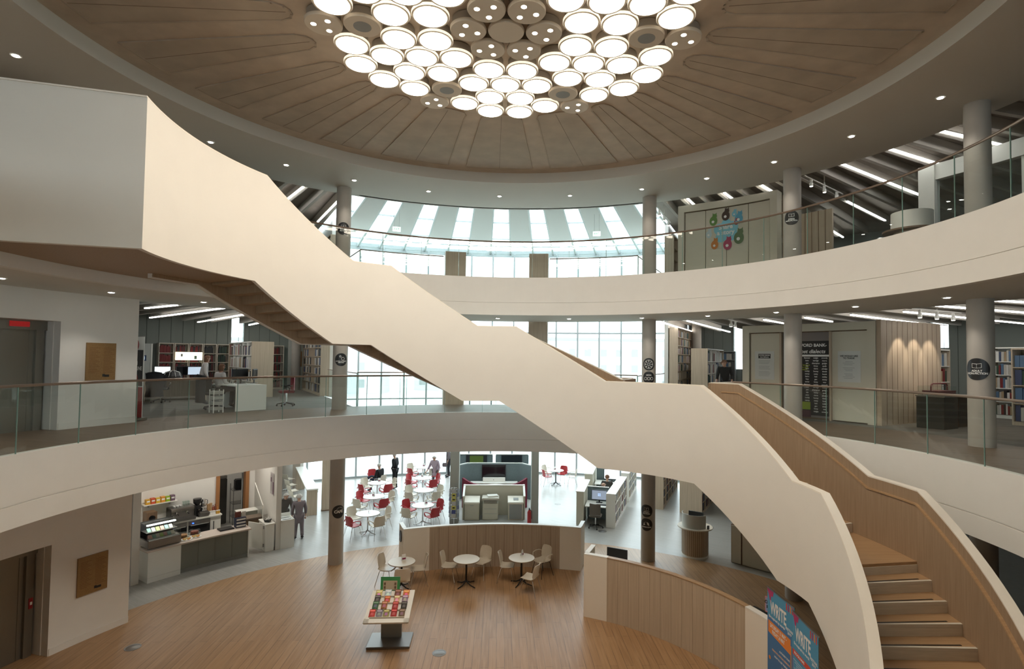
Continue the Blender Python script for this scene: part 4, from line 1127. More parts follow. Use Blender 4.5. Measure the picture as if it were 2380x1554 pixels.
# things on the back counter
t = rt('espresso_machine', 'steel espresso machine with white cups stacked on top', 'coffee machine', 14.6, -46.6, .90)
obj('body', MB().box(0, .05, .25, .72, .40, .34), M['metal'], t, bevel=.015); obj('drip_tray', MB().box(0, -.12, .05, .70, .42, .08), M['metal'], t)
obj('panel', MB().box(0, -.16, .36, .70, .05, .10), M['chrome'], t)
for x in (-.18, .12):
    g_ = obj('group_head', MB().cyl(x, -.2, .24, .30, .035), M['chrome'], t); obj('handle', MB().tube([(x, -.2, .25), (x, -.36, .23)], .014, 6), M['black'], g_)
obj('side_panel', MB().box(-.36, 0, .22, .02, .44, .38), M['black'], t); obj('side_panel', MB().box(.36, 0, .22, .02, .44, .38), M['black'], t)
for k in range(6):
    p = P(14.55+.1*(k % 2), -47.4+.35*(k//2), 1.32)
    o = obj('coffee_cup', MB().lathe([(.0001, 0), (.025, 0), (.04, .05), (.036, .05), (.022, .006), (.0001, .006)], 14), M['paper'], None, True); o.location = p
    tag(o, 'white coffee cup stored on top of the espresso machine', 'cup', 'cups on the espresso machine')
for k in range(6):
    p = P(14.62+.09*(k % 2), -46.25+.28*(k//2), 1.32)
    o = obj('tall_glass', MB().lathe([(.022, 0), (.034, .14), (.031, .14), (.02, .005)], 12), M['greenglass'], None, True); o.location = p
    tag(o, 'clear tall latte glass standing on the espresso machine', 'glass', 'glasses on the espresso machine')
t = rt('coffee_grinder', 'black coffee grinder with tapered hopper beside the espresso machine', 'coffee grinder', 14.65, -44.65, .90)
obj('body', MB().box(0, 0, .18, .20, .24, .36), M['black'], t, bevel=.02); obj('hopper', MB().lathe([(.05, .36), (.12, .44), (.13, .58), (.0001, .58)], 20), M['black'], t, True); obj('spout', MB().box(0, -.15, .24, .05, .1, .04), M['chrome'], t)
for k, (a, z) in enumerate(((-43.95, .90), (-43.9, 1.18))):
    t = rt('coffee_flask', 'polished steel coffee flask, %s of two stacked by the grinder' % ('lower' if k == 0 else 'upper'), 'flask', 14.65, a, z)
    obj('body', MB().lathe([(.0001, 0), (.075, 0), (.085, .05), (.08, .15), (.055, .21), (.05, .25), (.0001, .25)], 20), M['chrome'], t, True)
    obj('handle', MB().tube([(.06, 0, .22), (.12, 0, .20), (.12, 0, .08), (.08, 0, .06)], .01, 6), M['black'], t)
for k, (a, h_, r_, c_, l) in enumerate(((-43.35, .34, .05, (.45, .28, .14), 'tall wooden cup sleeve stack beside the flasks'), (-43.05, .36, .045, (.50, .33, .18), 'second tall brown cup stack by the flasks'), (-42.75, .28, .035, (.25, .07, .04), 'brown syrup bottle near the kitchen door'), (-42.5, .30, .035, (.18, .05, .03), 'dark red syrup bottle near the kitchen door'), (-42.25, .26, .035, (.42, .16, .04), 'amber syrup bottle closest to the kitchen door'))):
    t = rt('syrup_bottle' if k > 1 else 'cup_stack', l, 'bottle' if k > 1 else 'cups', 14.62, a, .90)
    obj('body', MB().lathe([(.0001, 0), (r_, 0), (r_, h_*.7), (r_*.4, h_*.82), (r_*.4, h_), (.0001, h_)] if k > 1 else [(.0001, 0), (r_*.8, 0), (r_, h_), (.0001, h_)], 14), mat('bottle_%d' % k, c_, .4), t, True)
for k, a in enumerate((-43.3, -42.9)):
    o = rt('sugar_jar', 'square white canister on the back counter, %s' % ('before the syrup bottles' if k else 'before the flasks'), 'jar', 14.42, a, .90)
    obj('body', MB().box(0, 0, .06, .10, .10, .12), M['paper'], o, bevel=.008); obj('lid', MB().box(0, 0, .125, .105, .105, .01), M['furnwhite'], o)
for k, a in enumerate((-42.45, -42.2)):
    o = rt('spread_jar', 'yellow topped glass jar at the kitchen end of the back counter, %s' % ('outer one' if k else 'inner one'), 'jar', 14.45, a, .90)
    obj('body', MB().cyl(0, 0, 0, .10, .035), mat('honey', (.60, .35, .06), .3), o, True); obj('lid', MB().cyl(0, 0, .10, .12, .037), M['paper'], o, True)
t = rt('toaster', 'chrome toaster by the espresso machine drip tray', 'toaster', 14.42, -44.1, .90)
obj('body', MB().box(0, 0, .09, .34, .20, .16), M['metal'], t, bevel=.04); obj('slot', MB().box(0, 0, .171, .26, .03, .004), M['black'], t)
t = rt('coffee_dispenser', 'dark vending dispenser with round dial behind the display case', 'dispenser', 14.6, -50.1, .90)
obj('body', MB().box(0, 0, .22, .30, .34, .44), M['darkwood'], t, bevel=.01); obj('dial', MB().cyl(0, 0, 0, .02, .09).move(0, 0, 0), M['screen'], t).matrix_local = Matrix.Translation((0, -.17, .25)) @ Matrix.Rotation(pi/2, 4, 'X')
for k in range(5):
    c_ = [(.55, .22, .10), (.10, .30, .18), (.60, .45, .15), (.40, .12, .08), (.62, .30, .12)][k]
    o = rt('snack_tub', 'colourful round snack tub lined up behind the display case', 'snack', 14.25-.0, -51.0+.42*k, .90, 'snack tubs behind the display case')
    obj('tub', MB().cyl(0, 0, 0, .16, .07), mat('tub_%d' % k, c_, .4, noise=.5, nscale=15), o, True); obj('lid', MB().cyl(0, 0, .16, .175, .073), M['paper'], o, True)
o = rt('tea_box', 'lime green tea box behind the chilled display case', 'box', 14.42, -48.6, .90)
obj('carton', MB().box(0, 0, .08, .34, .14, .16), mat('lime_box', (.26, .52, .03), .4), o); obj('print_panel', MB().box(0, -.072, .09, .22, .003, .07), mat('lime_dark', (.12, .30, .02), .4), o)
sh = rt('wall_rack', 'small white wall shelf carrying snack boxes', 'shelf', 14.80, -48.8, 1.52)
obj('board', MB().box(0, 0, 0, .95, .26, .025), M['furnwhite'], sh); obj('bracket', MB().box(-.3, .1, -.06, .02, .1, .1).box(.3, .1, -.06, .02, .1, .1), M['grey'], sh)
for k, (c_, n_) in enumerate((((.70, .38, .04), 'orange'), ((.62, .10, .04), 'red'), ((.72, .48, .06), 'amber'), ((.66, .30, .05), 'tangerine'), ((.30, .45, .03), 'green'), ((.16, .10, .14), 'dark plum'))):
    o = rt('snack_box', '%s snack box standing on the small wall shelf' % n_, 'box', 14.78, -50.2+.55*k, 1.535)
    obj('carton', MB().box(0, 0, .08+.01*(k % 2), .125, .14, .16+.02*(k % 2)), mat('snack_'+n_.replace(' ', '_'), c_, .4), o); obj('print_panel', MB().box(0, -.0715, .10, .09, .002, .05), M['paper'], o)
# kitchen beyond the doorway
t = rt('kitchen_fridge', 'dark steel catering fridge in the kitchen doorway', 'fridge', 16.6, -40.9, 0)
obj('body', MB().box(0, 0, .85, .80, .7, 1.7), mat('dark_steel', (.09, .09, .085), .35, metal=.6), t, bevel=.02); obj('top_panel', MB().box(0, 0, 1.76, .78, .68, .10), M['metal'], t); obj('handle', MB().box(-.3, -.37, 1.0, .03, .03, .5), M['chrome'], t)
t = rt('kitchen_trolley', 'steel kitchen racking with a black bin seen through the doorway', 'trolley', 16.0, -38.35, 0)
for z in (.3, .8, 1.3): obj('tier', MB().box(0, 0, z, .45, .5, .02), M['metal'], t)
obj('post', MB().box(-.21, -.24, .75, .02, .02, 1.5).box(.21, -.24, .75, .02, .02, 1.5).box(-.21, .24, .75, .02, .02, 1.5).box(.21, .24, .75, .02, .02, 1.5), M['metal'], t); obj('black_bin', MB().box(0, -.05, 1.5, .28, .3, .38), M['black'], t, bevel=.03)
t = rt('kitchen_door', 'open dark-edged kitchen door leaf inside the oak doorway', 'door leaf', 15.25, -38.55, 0, None, 1.15)
obj('leaf', MB().box(.40, 0, 1.02, .78, .045, 2.04), M['grey'], t); obj('handle', MB().box(.70, -.04, 1.0, .12, .03, .02), M['chrome'], t)
# counter end: white gate, cabinets, newspapers
t = thing('counter_gate', 'white waist-high gate leaf standing open at the café counter end', 'gate', (-7.66, 9.46, 0), radians(157))
obj('leaf', MB().box(.33, 0, .50, .62, .03, .82), M['furnwhite'], t, bevel=.004); obj('hinge', MB().box(.01, -.02, .78, .03, .03, .1).box(.01, -.02, .2, .03, .03, .1), M['grey'], t)
cb = rt('white_cabinet', 'narrow white cabinet with a tub of sachets beside the open gate', 'cabinet', 12.45, -38.15, 0)
obj('body', MB().box(0, 0, .49, .27, .75, .74), M['furnwhite'], cb); obj('plinth', MB().box(0, .01, .06, .27, .72, .12), M['furnwhite'], cb); obj('worktop', MB().box(0, 0, .88, .31, .80, .035), M['furnwhite'], cb)
t = rt('sachet_tub', 'black tub heaped with white sachets on the narrow cabinet', 'tub', 12.35, -38.15, .9)
obj('tub', MB().lathe([(.0001, 0), (.10, 0), (.13, .08), (.0001, .06)], 4), M['black'], t)
sm = MB()
for k in range(26): sm.box(random.uniform(-.08, .08), random.uniform(-.08, .08), .08+random.uniform(0, .05), .05, .03, .008, random.uniform(0, 3), random.uniform(-.5, .5))
o = obj('sachets', sm, M['paper'], t); o['kind'] = 'stuff'
t = rt('small_menu_stand', 'small printed card leaning behind the sachet tub', 'sign', 12.62, -38.15, .9)
obj('card', MB().box(0, 0, .09, .14, .01, .17, 0, -.2), mat('grey_print', (.50, .48, .46), .6, noise=.3, nscale=60), t)
nb = rt('newspaper_bin', 'white newspaper box with slots on top by the café pillar', 'newspaper box', 12.38, -35.55, 0)
obj('body', MB().box(0, 0, .44, .44, .62, .88), M['furnwhite'], nb)
obj('top_frame', MB().box(-.2, 0, .90, .04, .62, .05).box(.2, 0, .90, .04, .62, .05).box(0, -.29, .90, .44, .04, .05).box(0, .29, .95, .44, .04, .14), M['furnwhite'], nb)
for k in range(2): 
    o = rt('newspaper', 'folded newspaper lying in the %s slot of the white newspaper box' % ('near', 'far')[k], 'newspaper', 12.25+.26*k, -35.55, .89)
    obj('sheet', MB().box(0, 0, .012, .33, .2, .02), M['paper'], o); obj('headline', MB().box(0, -.04, .0235, .28, .07, .002), M['black'], o)
mp = rt('menu_poster', 'white café menu poster with plum panels on the menu wall', 'poster', 12.62, -37.15, 1.72, None, -pi/2)
mp.rotation_euler[2] = -radians(-36.9)+pi/2+pi
mp.location = P(12.62, -37.32, 2.08)
obj('sheet', MB().box(0, 0, 0, .42, .006, .72), mat('poster_grey', (.56, .52, .52), .6), mp)
tx = MB()
for c_ in range(2):
    for k in range(16): tx.box(-.12+.17*c_, -.004, .30-.036*k, .11-.03*((k*3+c_) % 3), .002, .010)
obj('printed_lines', tx, M['dsteel'], mp)
obj('plum_panel', MB().box(.14, -.0045, -.13, .09, .002, .40), mat('plum_panel', (.10, .015, .07), .5), mp)
obj('framed_offer', MB().box(-.11, -.0045, .12, .11, .002, .15), mat('plum_frame', (.08, .02, .06), .5), mp)
t = rt('glass_screen', 'sloping glass sneeze screen in a white frame behind the cabinets', 'screen', 13.4, -38.2, .9, None, pi/2)
obj('pane', MB().add([(-.5, 0, 0), (.5, 0, 0), (.5, 0, 1.0), (-.5, 0, .42)], [(0, 1, 2, 3)]), M['greenglass'], t); obj('frame_rail', MB().tube([(-.5, 0, 0), (-.5, 0, .42), (.5, 0, 1.0)], .014, 6), M['furnwhite'], t)
t = rt('dish_trolley', 'brown trolley with clear boxes behind the gate', 'trolley', 13.3, -39.1, 0)
obj('lid', MB().box(0, 0, .88, .6, .5, .05), mat('brown_lid', (.16, .12, .09), .5), t, bevel=.02); obj('body', MB().box(0, 0, .45, .5, .44, .80), M['darkwood'], t)
t = rt('clear_crate', 'shallow clear crate standing behind the brown trolley', 'crate', 13.95, -39.2, .75)
obj('tub', MB().box(0, 0, .12, .62, .40, .20), mat('frosted_tub', (.50, .52, .44), .4), t, bevel=.02); obj('rim', MB().box(0, 0, .23, .66, .44, .02), M['furnwhite'], t)
o = rt('crate_table', 'low steel table carrying the clear crate behind the trolley', 'table', 13.95, -39.2, 0)
obj('top', MB().box(0, 0, .72, .66, .5, .04), M['metal'], o); obj('leg', MB().box(-.3, 0, .35, .04, .4, .7).box(.3, 0, .35, .04, .4, .7), M['metal'], o)

# ---- high bar table and stools on the café side
bt = thing('bar_table', 'long white high bar table with a pale oak end panel by the stools', 'bar table')
q0, q1 = Vector((-7.46, 13.5, 0)), Vector((-9.55, 18.0, 0))
vv = (q1-q0); an = atan2(vv.y, vv.x); cc = (q0+q1)/2
obj('tabletop', MB().box(cc.x, cc.y, 1.05, vv.length, .44, .05, an), M['furnwhite'], bt)
obj('apron', MB().box(cc.x+.20*sin(an), cc.y-.20*cos(an), .98, vv.length, .03, .12, an), M['furnwhite'], bt)
for s in (.02, .98):
    c_ = q0.lerp(q1, s); obj('end_panel', MB().box(c_.x, c_.y, .52, .08, .40, 1.02, an), M['panelwood'], bt)
t = thing('oak_divider', 'tall narrow greyed-oak divider panel behind the café column', 'divider', (-7.16, 14.32, 0), radians(27))
obj('panel', MB().box(0, 0, 1.77, .36, .14, 3.54), M['panelwood'], t); obj('plinth', MB().box(0, 0, .02, .38, .16, .04), M['darkwood'], t)
def stool():
    t = thing('bar_stool', 's', 'stool')
    rows = []
    for y, z in ((.20, .74), (.17, .765), (0, .755), (-.14, .765), (-.18, .82), (-.20, .92), (-.21, 1.0)): rows.append([(-.19, y, z+.01), (0, y-.01, z), (.19, y, z+.01)])
    solid_shell(rows, .012, M['cream'], 'shell', t)
    for sx in (-1, 1):
        for sy in (-1, 1): obj('leg', MB().tube([(sx*.13, sy*.12, .75), (sx*.22, sy*.22, 0)], .009, 6), M['chrome'], t)
    obj('footrest', MB().tube([(-.19, -.19, .28), (.19, -.19, .28), (.19, .19, .28), (-.19, .19, .28)], .008, 6, True), M['chrome'], t)
    return t
s0 = stool()
for k, (s, l) in enumerate(((.06, 'nearest the oak end panel'), (.27, 'second from the oak end panel'), (.50, 'third from the oak end panel'), (.76, 'at the window end'))):
    c_ = q0.lerp(q1, s); x, y = c_.x-.62*abs(sin(an)), c_.y-.62*abs(cos(an))*.8
    l = l.replace('nearest', 'next to')
    if k == 0: s0.location = (x, y, 0); s0.rotation_euler[2] = an-pi/2-1.2; s0['label'] = 'cream bar stool ' + l; s0['group'] = 'bar stools'
    else: dup(s0, (x, y, 0), an-pi/2-1.3+.1*k, 'cream bar stool ' + l, 'bar stools')

# =================================================================== PODS, COPIERS AND BOOTHS
cn_ = thing('copier_nook', 'cream three-sided copier nook in front of the maroon sofas', 'nook', (-.18, 13.0, 0))
obj('back_panel', MB().box(0, .62, .60, 2.42, .06, 1.20), M['creamwall'], cn_)
for s in (-1, 1):
    w_ = obj('side_panel', MB().add([(s*1.18, -.05, 0), (s*1.24, -.05, 0), (s*1.24, .65, 0), (s*1.18, .65, 0), (s*1.18, -.05, .90), (s*1.24, -.05, .90), (s*1.24, .65, 1.20), (s*1.18, .65, 1.20)], [(0, 1, 2, 3), (7, 6, 5, 4), (0, 4, 5, 1), (1, 5, 6, 2), (2, 6, 7, 3), (3, 7, 4, 0)]), M['creamwall'], cn_)
    obj('side_cap', MB().add([(s*1.17, -.06, .90), (s*1.25, -.06, .90), (s*1.25, .66, 1.205), (s*1.17, .66, 1.205), (s*1.17, -.06, .93), (s*1.25, -.06, .93), (s*1.25, .66, 1.235), (s*1.17, .66, 1.235)], [(0, 1, 2, 3), (7, 6, 5, 4), (0, 4, 5, 1), (1, 5, 6, 2), (2, 6, 7, 3), (3, 7, 4, 0)]), M['furnwhite'], w_)
obj('top_cap', MB().box(0, .62, 1.21, 2.48, .08, .025), M['furnwhite'], cn_)
t = thing('self_service_unit', 'cream cupboard unit with sloping lid on the café side of the copier nook', 'cabinet', (-1.05, 13.15, 0))
obj('body', MB().box(0, 0, .35, .58, .55, .70), M['creamwall'], t); obj('sloping_top', MB().box(0, 0, .73, .60, .58, .05, 0, .25), M['cap'], t); obj('door', MB().box(0, -.285, .33, .52, .015, .60), M['creamwall'], t); obj('handle', MB().box(0, -.30, .58, .14, .015, .02), M['grey'], t)
t = thing('self_service_unit', 'cream scanner unit with grey screen on the extinguisher side of the copier nook', 'cabinet', (.68, 13.15, 0))
obj('body', MB().box(0, 0, .35, .60, .55, .70), M['creamwall'], t); obj('sloping_top', MB().box(0, 0, .73, .62, .58, .05, 0, .25), M['cap'], t); obj('screen', MB().box(.02, -.0, .765, .20, .18, .012, 0, .25), M['grey'], t); obj('recess', MB().box(0, -.285, .33, .50, .015, .58), mat('recess_grey', (.30, .31, .30), .6), t)
t = thing('photocopier', 'grey-cream photocopier with papers on its lid inside the nook', 'photocopier', (-.32, 13.2, 0))
obj('body', MB().box(0, 0, .33, .62, .58, .66), M['creamwall'], t, bevel=.02); obj('scanner_lid', MB().box(0, 0, .80, .68, .56, .10), mat('copier_cream', (.58, .55, .48), .5), t, bevel=.02)
obj('control_panel', MB().box(0, -.27, .71, .50, .06, .07), M['dsteel'], t); obj('paper_feeder', MB().box(.08, .02, .88, .42, .3, .06, .2), M['furnwhite'], t, bevel=.01); obj('tray_line', MB().box(0, -.292, .44, .5, .006, .01).box(0, -.292, .25, .5, .006, .01), M['grey'], t)
# maroon sofas
def sofa(s, label):
    t = thing('high_back_sofa', label, 'sofa', (-.17+s*.72, 14.35, 0))
    rows = []
    for q in range(9):
        u = q/8; x = s*(-.68+1.36*u); y = .0-.32*max(0, u-.45)*2+.0
        zt = 1.0+.06*u+.20*u**3
        rows.append([(x, -y*0+(.0 if u < .5 else .5*(u-.5)**2*3), 0), (x, (.0 if u < .5 else .5*(u-.5)**2*3), zt*.5), (x, (.0 if u < .5 else .5*(u-.5)**2*3), zt)])
    solid_shell(rows, .10, M['darkred'], 'backrest', t)
    obj('seat', MB().box(0, .45, .28, 1.2, .6, .30), M['darkred'], t, bevel=.04)
    return t
sofa(-1, 'maroon high-backed sofa half behind the copier nook, café side'); sofa(1, 'maroon high-backed sofa half behind the copier nook, extinguisher side')
t = thing('coffee_table', 'round white table between the maroon sofas and the big screen', 'table', (-.15, 15.35, 0)); obj('tabletop', MB().lathe([(.0001, .70), (.55, .70), (.55, .74), (.0001, .74)], 36), M['furnwhite'], t, True); obj('pedestal', MB().cyl(0, 0, 0, .70, .05), M['grey'], t, True)
# slate screens with televisions
sc = thing('media_screen_wall', 'slate fabric media wall with white trim beyond the maroon sofas', 'media wall', (-.2, 16.6, 0))
rows = []
for q in range(13):
    x = -1.68+3.36*q/12; y = -.55*max(0, abs(x)-1.25)/.43
    rows.append([(x, y, 0), (x, y, .8), (x, y, 1.52)])
solid_shell(rows, .06, M['greyfabric'], 'fabric_wall', sc)
obj('white_trim', MB().tube([(-1.70, -.55, 1.54), (-1.55, -.38, 1.54), (-1.27, -.02, 1.54), (0, 0, 1.54), (1.27, -.02, 1.54), (1.55, -.38, 1.54), (1.70, -.55, 1.54)], .025, 6), M['furnwhite'], sc, True)
t = thing('television', 'large black wall television on the slate media wall', 'television', (-.24, 16.44, 1.20))
obj('casing', MB().box(0, 0, 0, 1.10, .05, .62), M['black'], t); obj('display', MB().box(0, -.026, 0, 1.04, .003, .56), M['screen'], t)
t = thing('media_console', 'long white console shelf under the big television', 'console', (-.22, 16.15, 0))
obj('top', MB().box(0, 0, .74, 2.15, .4, .05), M['furnwhite'], t); obj('raised_shelf', MB().box(0, .12, .85, 1.02, .18, .18), M['furnwhite'], t); obj('front_panel', MB().box(-.54, -.18, .36, 1.05, .03, .70).box(.54, -.18, .36, 1.05, .03, .70), M['creamwall'], t); obj('socket_button', MB().cyl(0, 0, 0, .01, .02), M['grey'], t).matrix_local = Matrix.Translation((-.02, .03, .86)) @ Matrix.Rotation(pi/2, 4, 'X')
for s, l, gm in ((-1, 'upper black television showing a dim green picture, café side', emit('dim_green_screen', (.06, .10, .01), .5, (.02, .03, .01))), (1, 'upper black television switched off, extinguisher side', M['screen'])):
    t = thing('fabric_booth_back', 'slate fabric booth back holding an upper television, %s' % ('café side' if s < 0 else 'extinguisher side'), 'booth', (-.24+s*.88, 18.0, 0))
    obj('panel', MB().box(0, 0, .86, 1.62, .08, 1.66), M['greyfabric'], t, bevel=.03); obj('trim', MB().box(0, -.0, 1.70, 1.64, .10, .025), M['furnwhite'], t)
    o = thing('television', l, 'television', (-.24+s*.86, 17.92, 1.42)); obj('casing', MB().box(0, 0, 0, 1.02, .05, .50), M['black'], o); obj('display', MB().box(0, -.026, 0, .66 if s < 0 else .96, .003, .44), gm, o)
# leaflet rack
t = thing('leaflet_rack', 'revolving wire leaflet rack with yellow leaflets beside the grey column', 'leaflet rack', (-1.70, 12.25, 0))
obj('pole', MB().cyl(0, 0, 0, 1.45, .02), M['chrome'], t, True); obj('foot', MB().lathe([(.0001, .0), (.2, .0), (.2, .02), (.0001, .03)], 20), M['chrome'], t, True)
wr = MB()
for z in (.30, .52, .74, .96, 1.18, 1.38): wr.tube([(.17*cos(k*pi/6), .17*sin(k*pi/6), z) for k in range(12)], .006, 4, True)
for k in range(8): a = k*pi/4; wr.tube([(.17*cos(a), .17*sin(a), .25), (.17*cos(a), .17*sin(a), 1.42)], .005, 4)
obj('wire_cage', wr, M['chrome'], t)
cols_ = [(.45, .45, .46), (.62, .56, .12), (.62, .56, .12), (.50, .50, .50), (.62, .56, .12), (.06, .08, .25), (.48, .46, .42)]
for k in range(7):
    z = 1.33-.155*k
    for j, a in enumerate((-90, -150, -30)):
        c_ = cols_[k] if j == 0 else [(.12, .13, .22), (.35, .36, .38), (.22, .24, .26)][(k+j) % 3]
        x, y = .185*cos(radians(a)), .185*sin(radians(a))
        f_ = obj('leaflet', MB().box(x, y, z, .15 if j == 0 else .11, .012, .14, radians(a+90), -.12), mat('leaf_%d_%d' % (k, j), c_, .5), t)
        if j == 0 and c_[1] > .55: obj('leaflet_print', MB().box(x, y-.012, z, .09, .004, .05, 0, -.12).box(x, y-.015, z, .07, .004, .03, 0, -.12), M['black'], f_)
t = thing('fire_extinguisher', 'red fire extinguishers beside the copier nook at the grey column', 'fire extinguisher', (1.20, 12.40, 0))
obj('cylinder', MB().lathe([(.0001, 0), (.075, .0), (.075, .45), (.03, .54), (.0001, .54)], 18), M['red'], t, True); obj('valve', MB().box(0, 0, .58, .05, .1, .07), M['black'], t); obj('hose', MB().tube([(0, -.04, .58), (.09, -.07, .5), (.09, -.06, .2)], .012, 6), M['black'], t)
# computer booths and low shelving, laid out along rays from the middle of the hall
def rbox(mb, R0, R1, a0, a1, z0, z1): return mb.arc(R0, R1, z0, z1, a0, a1, 2)
t = thing('booth_wall', 'low cream wall with white top along the computer booths, near stretch', 'booth wall'); obj('panel', rbox(MB(), 12.65, 14.8, 13.8, 15.1, 0, 1.26), M['creamwall'], t); obj('top_cap', rbox(MB(), 12.63, 14.82, 13.7, 15.2, 1.26, 1.29), M['furnwhite'], t)
t = thing('booth_wall', 'low cream wall with white top along the computer booths, far stretch', 'booth wall'); obj('panel', rbox(MB(), 16.0, 18.6, 13.9, 15.1, 0, 1.26), M['creamwall'], t); obj('top_cap', rbox(MB(), 15.98, 18.62, 13.8, 15.2, 1.26, 1.29), M['furnwhite'], t)
for R, l in ((13.62, 'slate divider behind the near computer desk'), (17.6, 'slate divider behind the far computer desk')):
    t = thing('booth_divider', l, 'divider'); obj('panel', rbox(MB(), R, R+.06, 15.3, 18.9, 0, 1.27), M['greyfabric'], t); obj('trim', rbox(MB(), R-.005, R+.065, 15.3, 18.9, 1.27, 1.29), M['furnwhite'], t)
for R, l in ((12.65, 'white computer desk in the near booth'), (16.5, 'white computer desk in the far booth')):
    t = thing('computer_desk', l, 'desk'); obj('top', rbox(MB(), R, R+.90, 15.3, 18.9, .71, .74), M['furnwhite'], t); obj('modesty_panel', rbox(MB(), R+.85, R+.88, 15.3, 18.9, .1, .71), M['greyfabric'], t)
wins = emit('windows_blue_screen', (.30, .36, .46), .55, (.1, .1, .1))
p = P(13.3, 17.45, .74); mo = monitor('computer_monitor', 'black monitor with grey-blue screen in the near booth', p, -radians(17.4), .62, .40, .10, wins)
lgx = MB()
for dx, dz in ((-.03, .03), (.03, .03), (-.03, -.03), (.03, -.03)): lgx.box(dx, -.022, .31+dz, .045, .002, .04, 0, 0, .2)
obj('screen_emblem', lgx, emit('emblem_blue', (.2, .4, .9), .8), mo)
p = P(17.2, 17.8, .74); monitor('computer_monitor', 'black monitor with bright screen in the far booth', p, -radians(17.6), .75, .48, .10, emit('bright_screen', (.6, .65, .75), .9))
p = P(12.95, 18.1, .74); t = thing('keyboard', 'black keyboard with mouse on the near computer desk', 'keyboard', p, -radians(18)); obj('key_block', MB().box(0, 0, .012, .42, .15, .02), M['black'], t); obj('mouse', MB().box(.30, 0, .015, .06, .1, .03), M['black'], t, bevel=.01)
def task_chair(name, label, loc, rz, m, armr=True):
    t = thing(name, label, 'office chair', loc, rz)
    obj('seat', MB().box(0, 0, .47, .46, .46, .07), m, t, bevel=.025)
    rows = [[(-.21, -.22+(.03), z), (0, -.25-.03*(z-.5), z), (.21, -.19, z)] for z in (.52, .65, .80, .95)]
    solid_shell(rows, .04, m, 'backrest', t)
    obj('column', MB().cyl(0, 0, .10, .45, .025), M['chrome'], t, True)
    for k in range(5):
        a = k*2*pi/5; f_ = obj('star_leg', MB().tube([(0, 0, .12), (.28*cos(a), .28*sin(a), .07)], [.022, .014], 6), M['black'], t)
        obj('castor', MB().box(.28*cos(a), .28*sin(a), .03, .05, .05, .06), M['black'], f_, bevel=.012)
    if armr:
        for s in (-1, 1): obj('armrest', MB().tube([(s*.22, -.05, .47), (s*.27, -.05, .6), (s*.27, .12, .66), (s*.27, -.15, .67)], .015, 6), M['black'], t)
    return t
brn = mat('taupe_seat', (.14, .12, .10), .6)
p = P(12.45, 17.3); task_chair('swivel_chair', 'taupe swivel chair on black castors at the near computer desk', (p.x, p.y, 0), -radians(17), brn, False)
# =================================================================== BOOKS AND BOOKCASES
BC = [('pale', (.50, .48, .43)), ('white', (.66, .65, .62)), ('navy', (.05, .07, .14)), ('red', (.20, .022, .022)), ('green', (.03, .07, .045)), ('black', (.03, .03, .03)), ('tan', (.38, .28, .17)), ('blue', (.09, .16, .26))]
BM = {}
for n_, c_ in BC:
    mb = MB().bz(-.5, .5, -.5, .5, 0, 1)
    me = mb.mesh('book', mat('book_'+n_, c_, .5)); me.materials.append(M['paper'])
    me.polygons[1].material_index = 1
    BM[n_] = me
NB = [0]
stuff_books = {}
def add_books(spec, loc, rz, x0, x1, y, z, h, group, wh, pal, n, dpt=.17):
    """a run of upright books; spec 'ind' makes each one an object, 'stuff' pools them"""
    c, s = cos(rz), sin(rz); x = x0; k = 0
    wd = (x1-x0)*.9/n
    while x < x1-wd*.6 and k < n:
        w_ = wd*random.uniform(.7, 1.15); hh = h*random.uniform(.72, .97); col_ = random.choice(pal)
        px, py = x+w_/2, y+random.uniform(0, .02)
        wx, wy = loc[0]+px*c-py*s, loc[1]+px*s+py*c
        if spec == 'ind':
            o = bpy.data.objects.new('book', BM[col_]); COL.objects.link(o)
            o.location = (wx, wy, loc[2]+z); o.rotation_euler[2] = rz; o.scale = (w_*.93, dpt, hh)
            tag(o, 'upright library book on %s' % wh, 'book', group); NB[0] += 1
        else:
            mb = stuff_books.setdefault(col_, MB())
            mb.box(wx, wy, loc[2]+z+hh/2, w_*.93, dpt, hh, rz)
        x += w_; k += 1
def bookcase(name, label, cat, loc, rz, W_, D_, H_, bays, rows, fm, em, spec, group, wh, pal, n, base=.10, fill=1.0, both=False):
    t = thing(name, label, cat, loc, rz)
    obj('end_panel', MB().bz(-W_/2-.03, -W_/2, -D_/2-.01, D_/2+.01, 0, H_), em, t); obj('end_panel', MB().bz(W_/2, W_/2+.03, -D_/2-.01, D_/2+.01, 0, H_), em, t)
    obj('top_board', MB().bz(-W_/2, W_/2, -D_/2-.01, D_/2+.01, H_-.04, H_), fm, t); obj('base', MB().bz(-W_/2, W_/2, -D_/2, D_/2, 0, base), fm, t)
    obj('back_panel', MB().bz(-W_/2, W_/2, -.01 if both else D_/2-.02, .01 if both else D_/2, base, H_-.04), fm, t)
    up = MB(); shv = MB(); rh = (H_-.04-base)/rows
    for b in range(1, bays): xx = -W_/2+W_*b/bays; up.bz(xx-.012, xx+.012, -D_/2, D_/2, base, H_-.04)
    if bays > 1: obj('upright', up, fm, t)
    for r in range(1, rows): shv.bz(-W_/2, W_/2, -D_/2, D_/2, base+rh*r-.012, base+rh*r+.012)
    if rows > 1: obj('shelf_board', shv, fm, t)
    for b in range(bays):
        for r in range(rows):
            if random.random() > fill: continue
            x0 = -W_/2+W_*b/bays+.03; x1 = -W_/2+W_*(b+1)/bays-.03
            add_books(spec, loc, rz, x0, x1, -D_/2+.10, base+rh*r+.014, rh-.05, group, wh, pal, n)
    return t
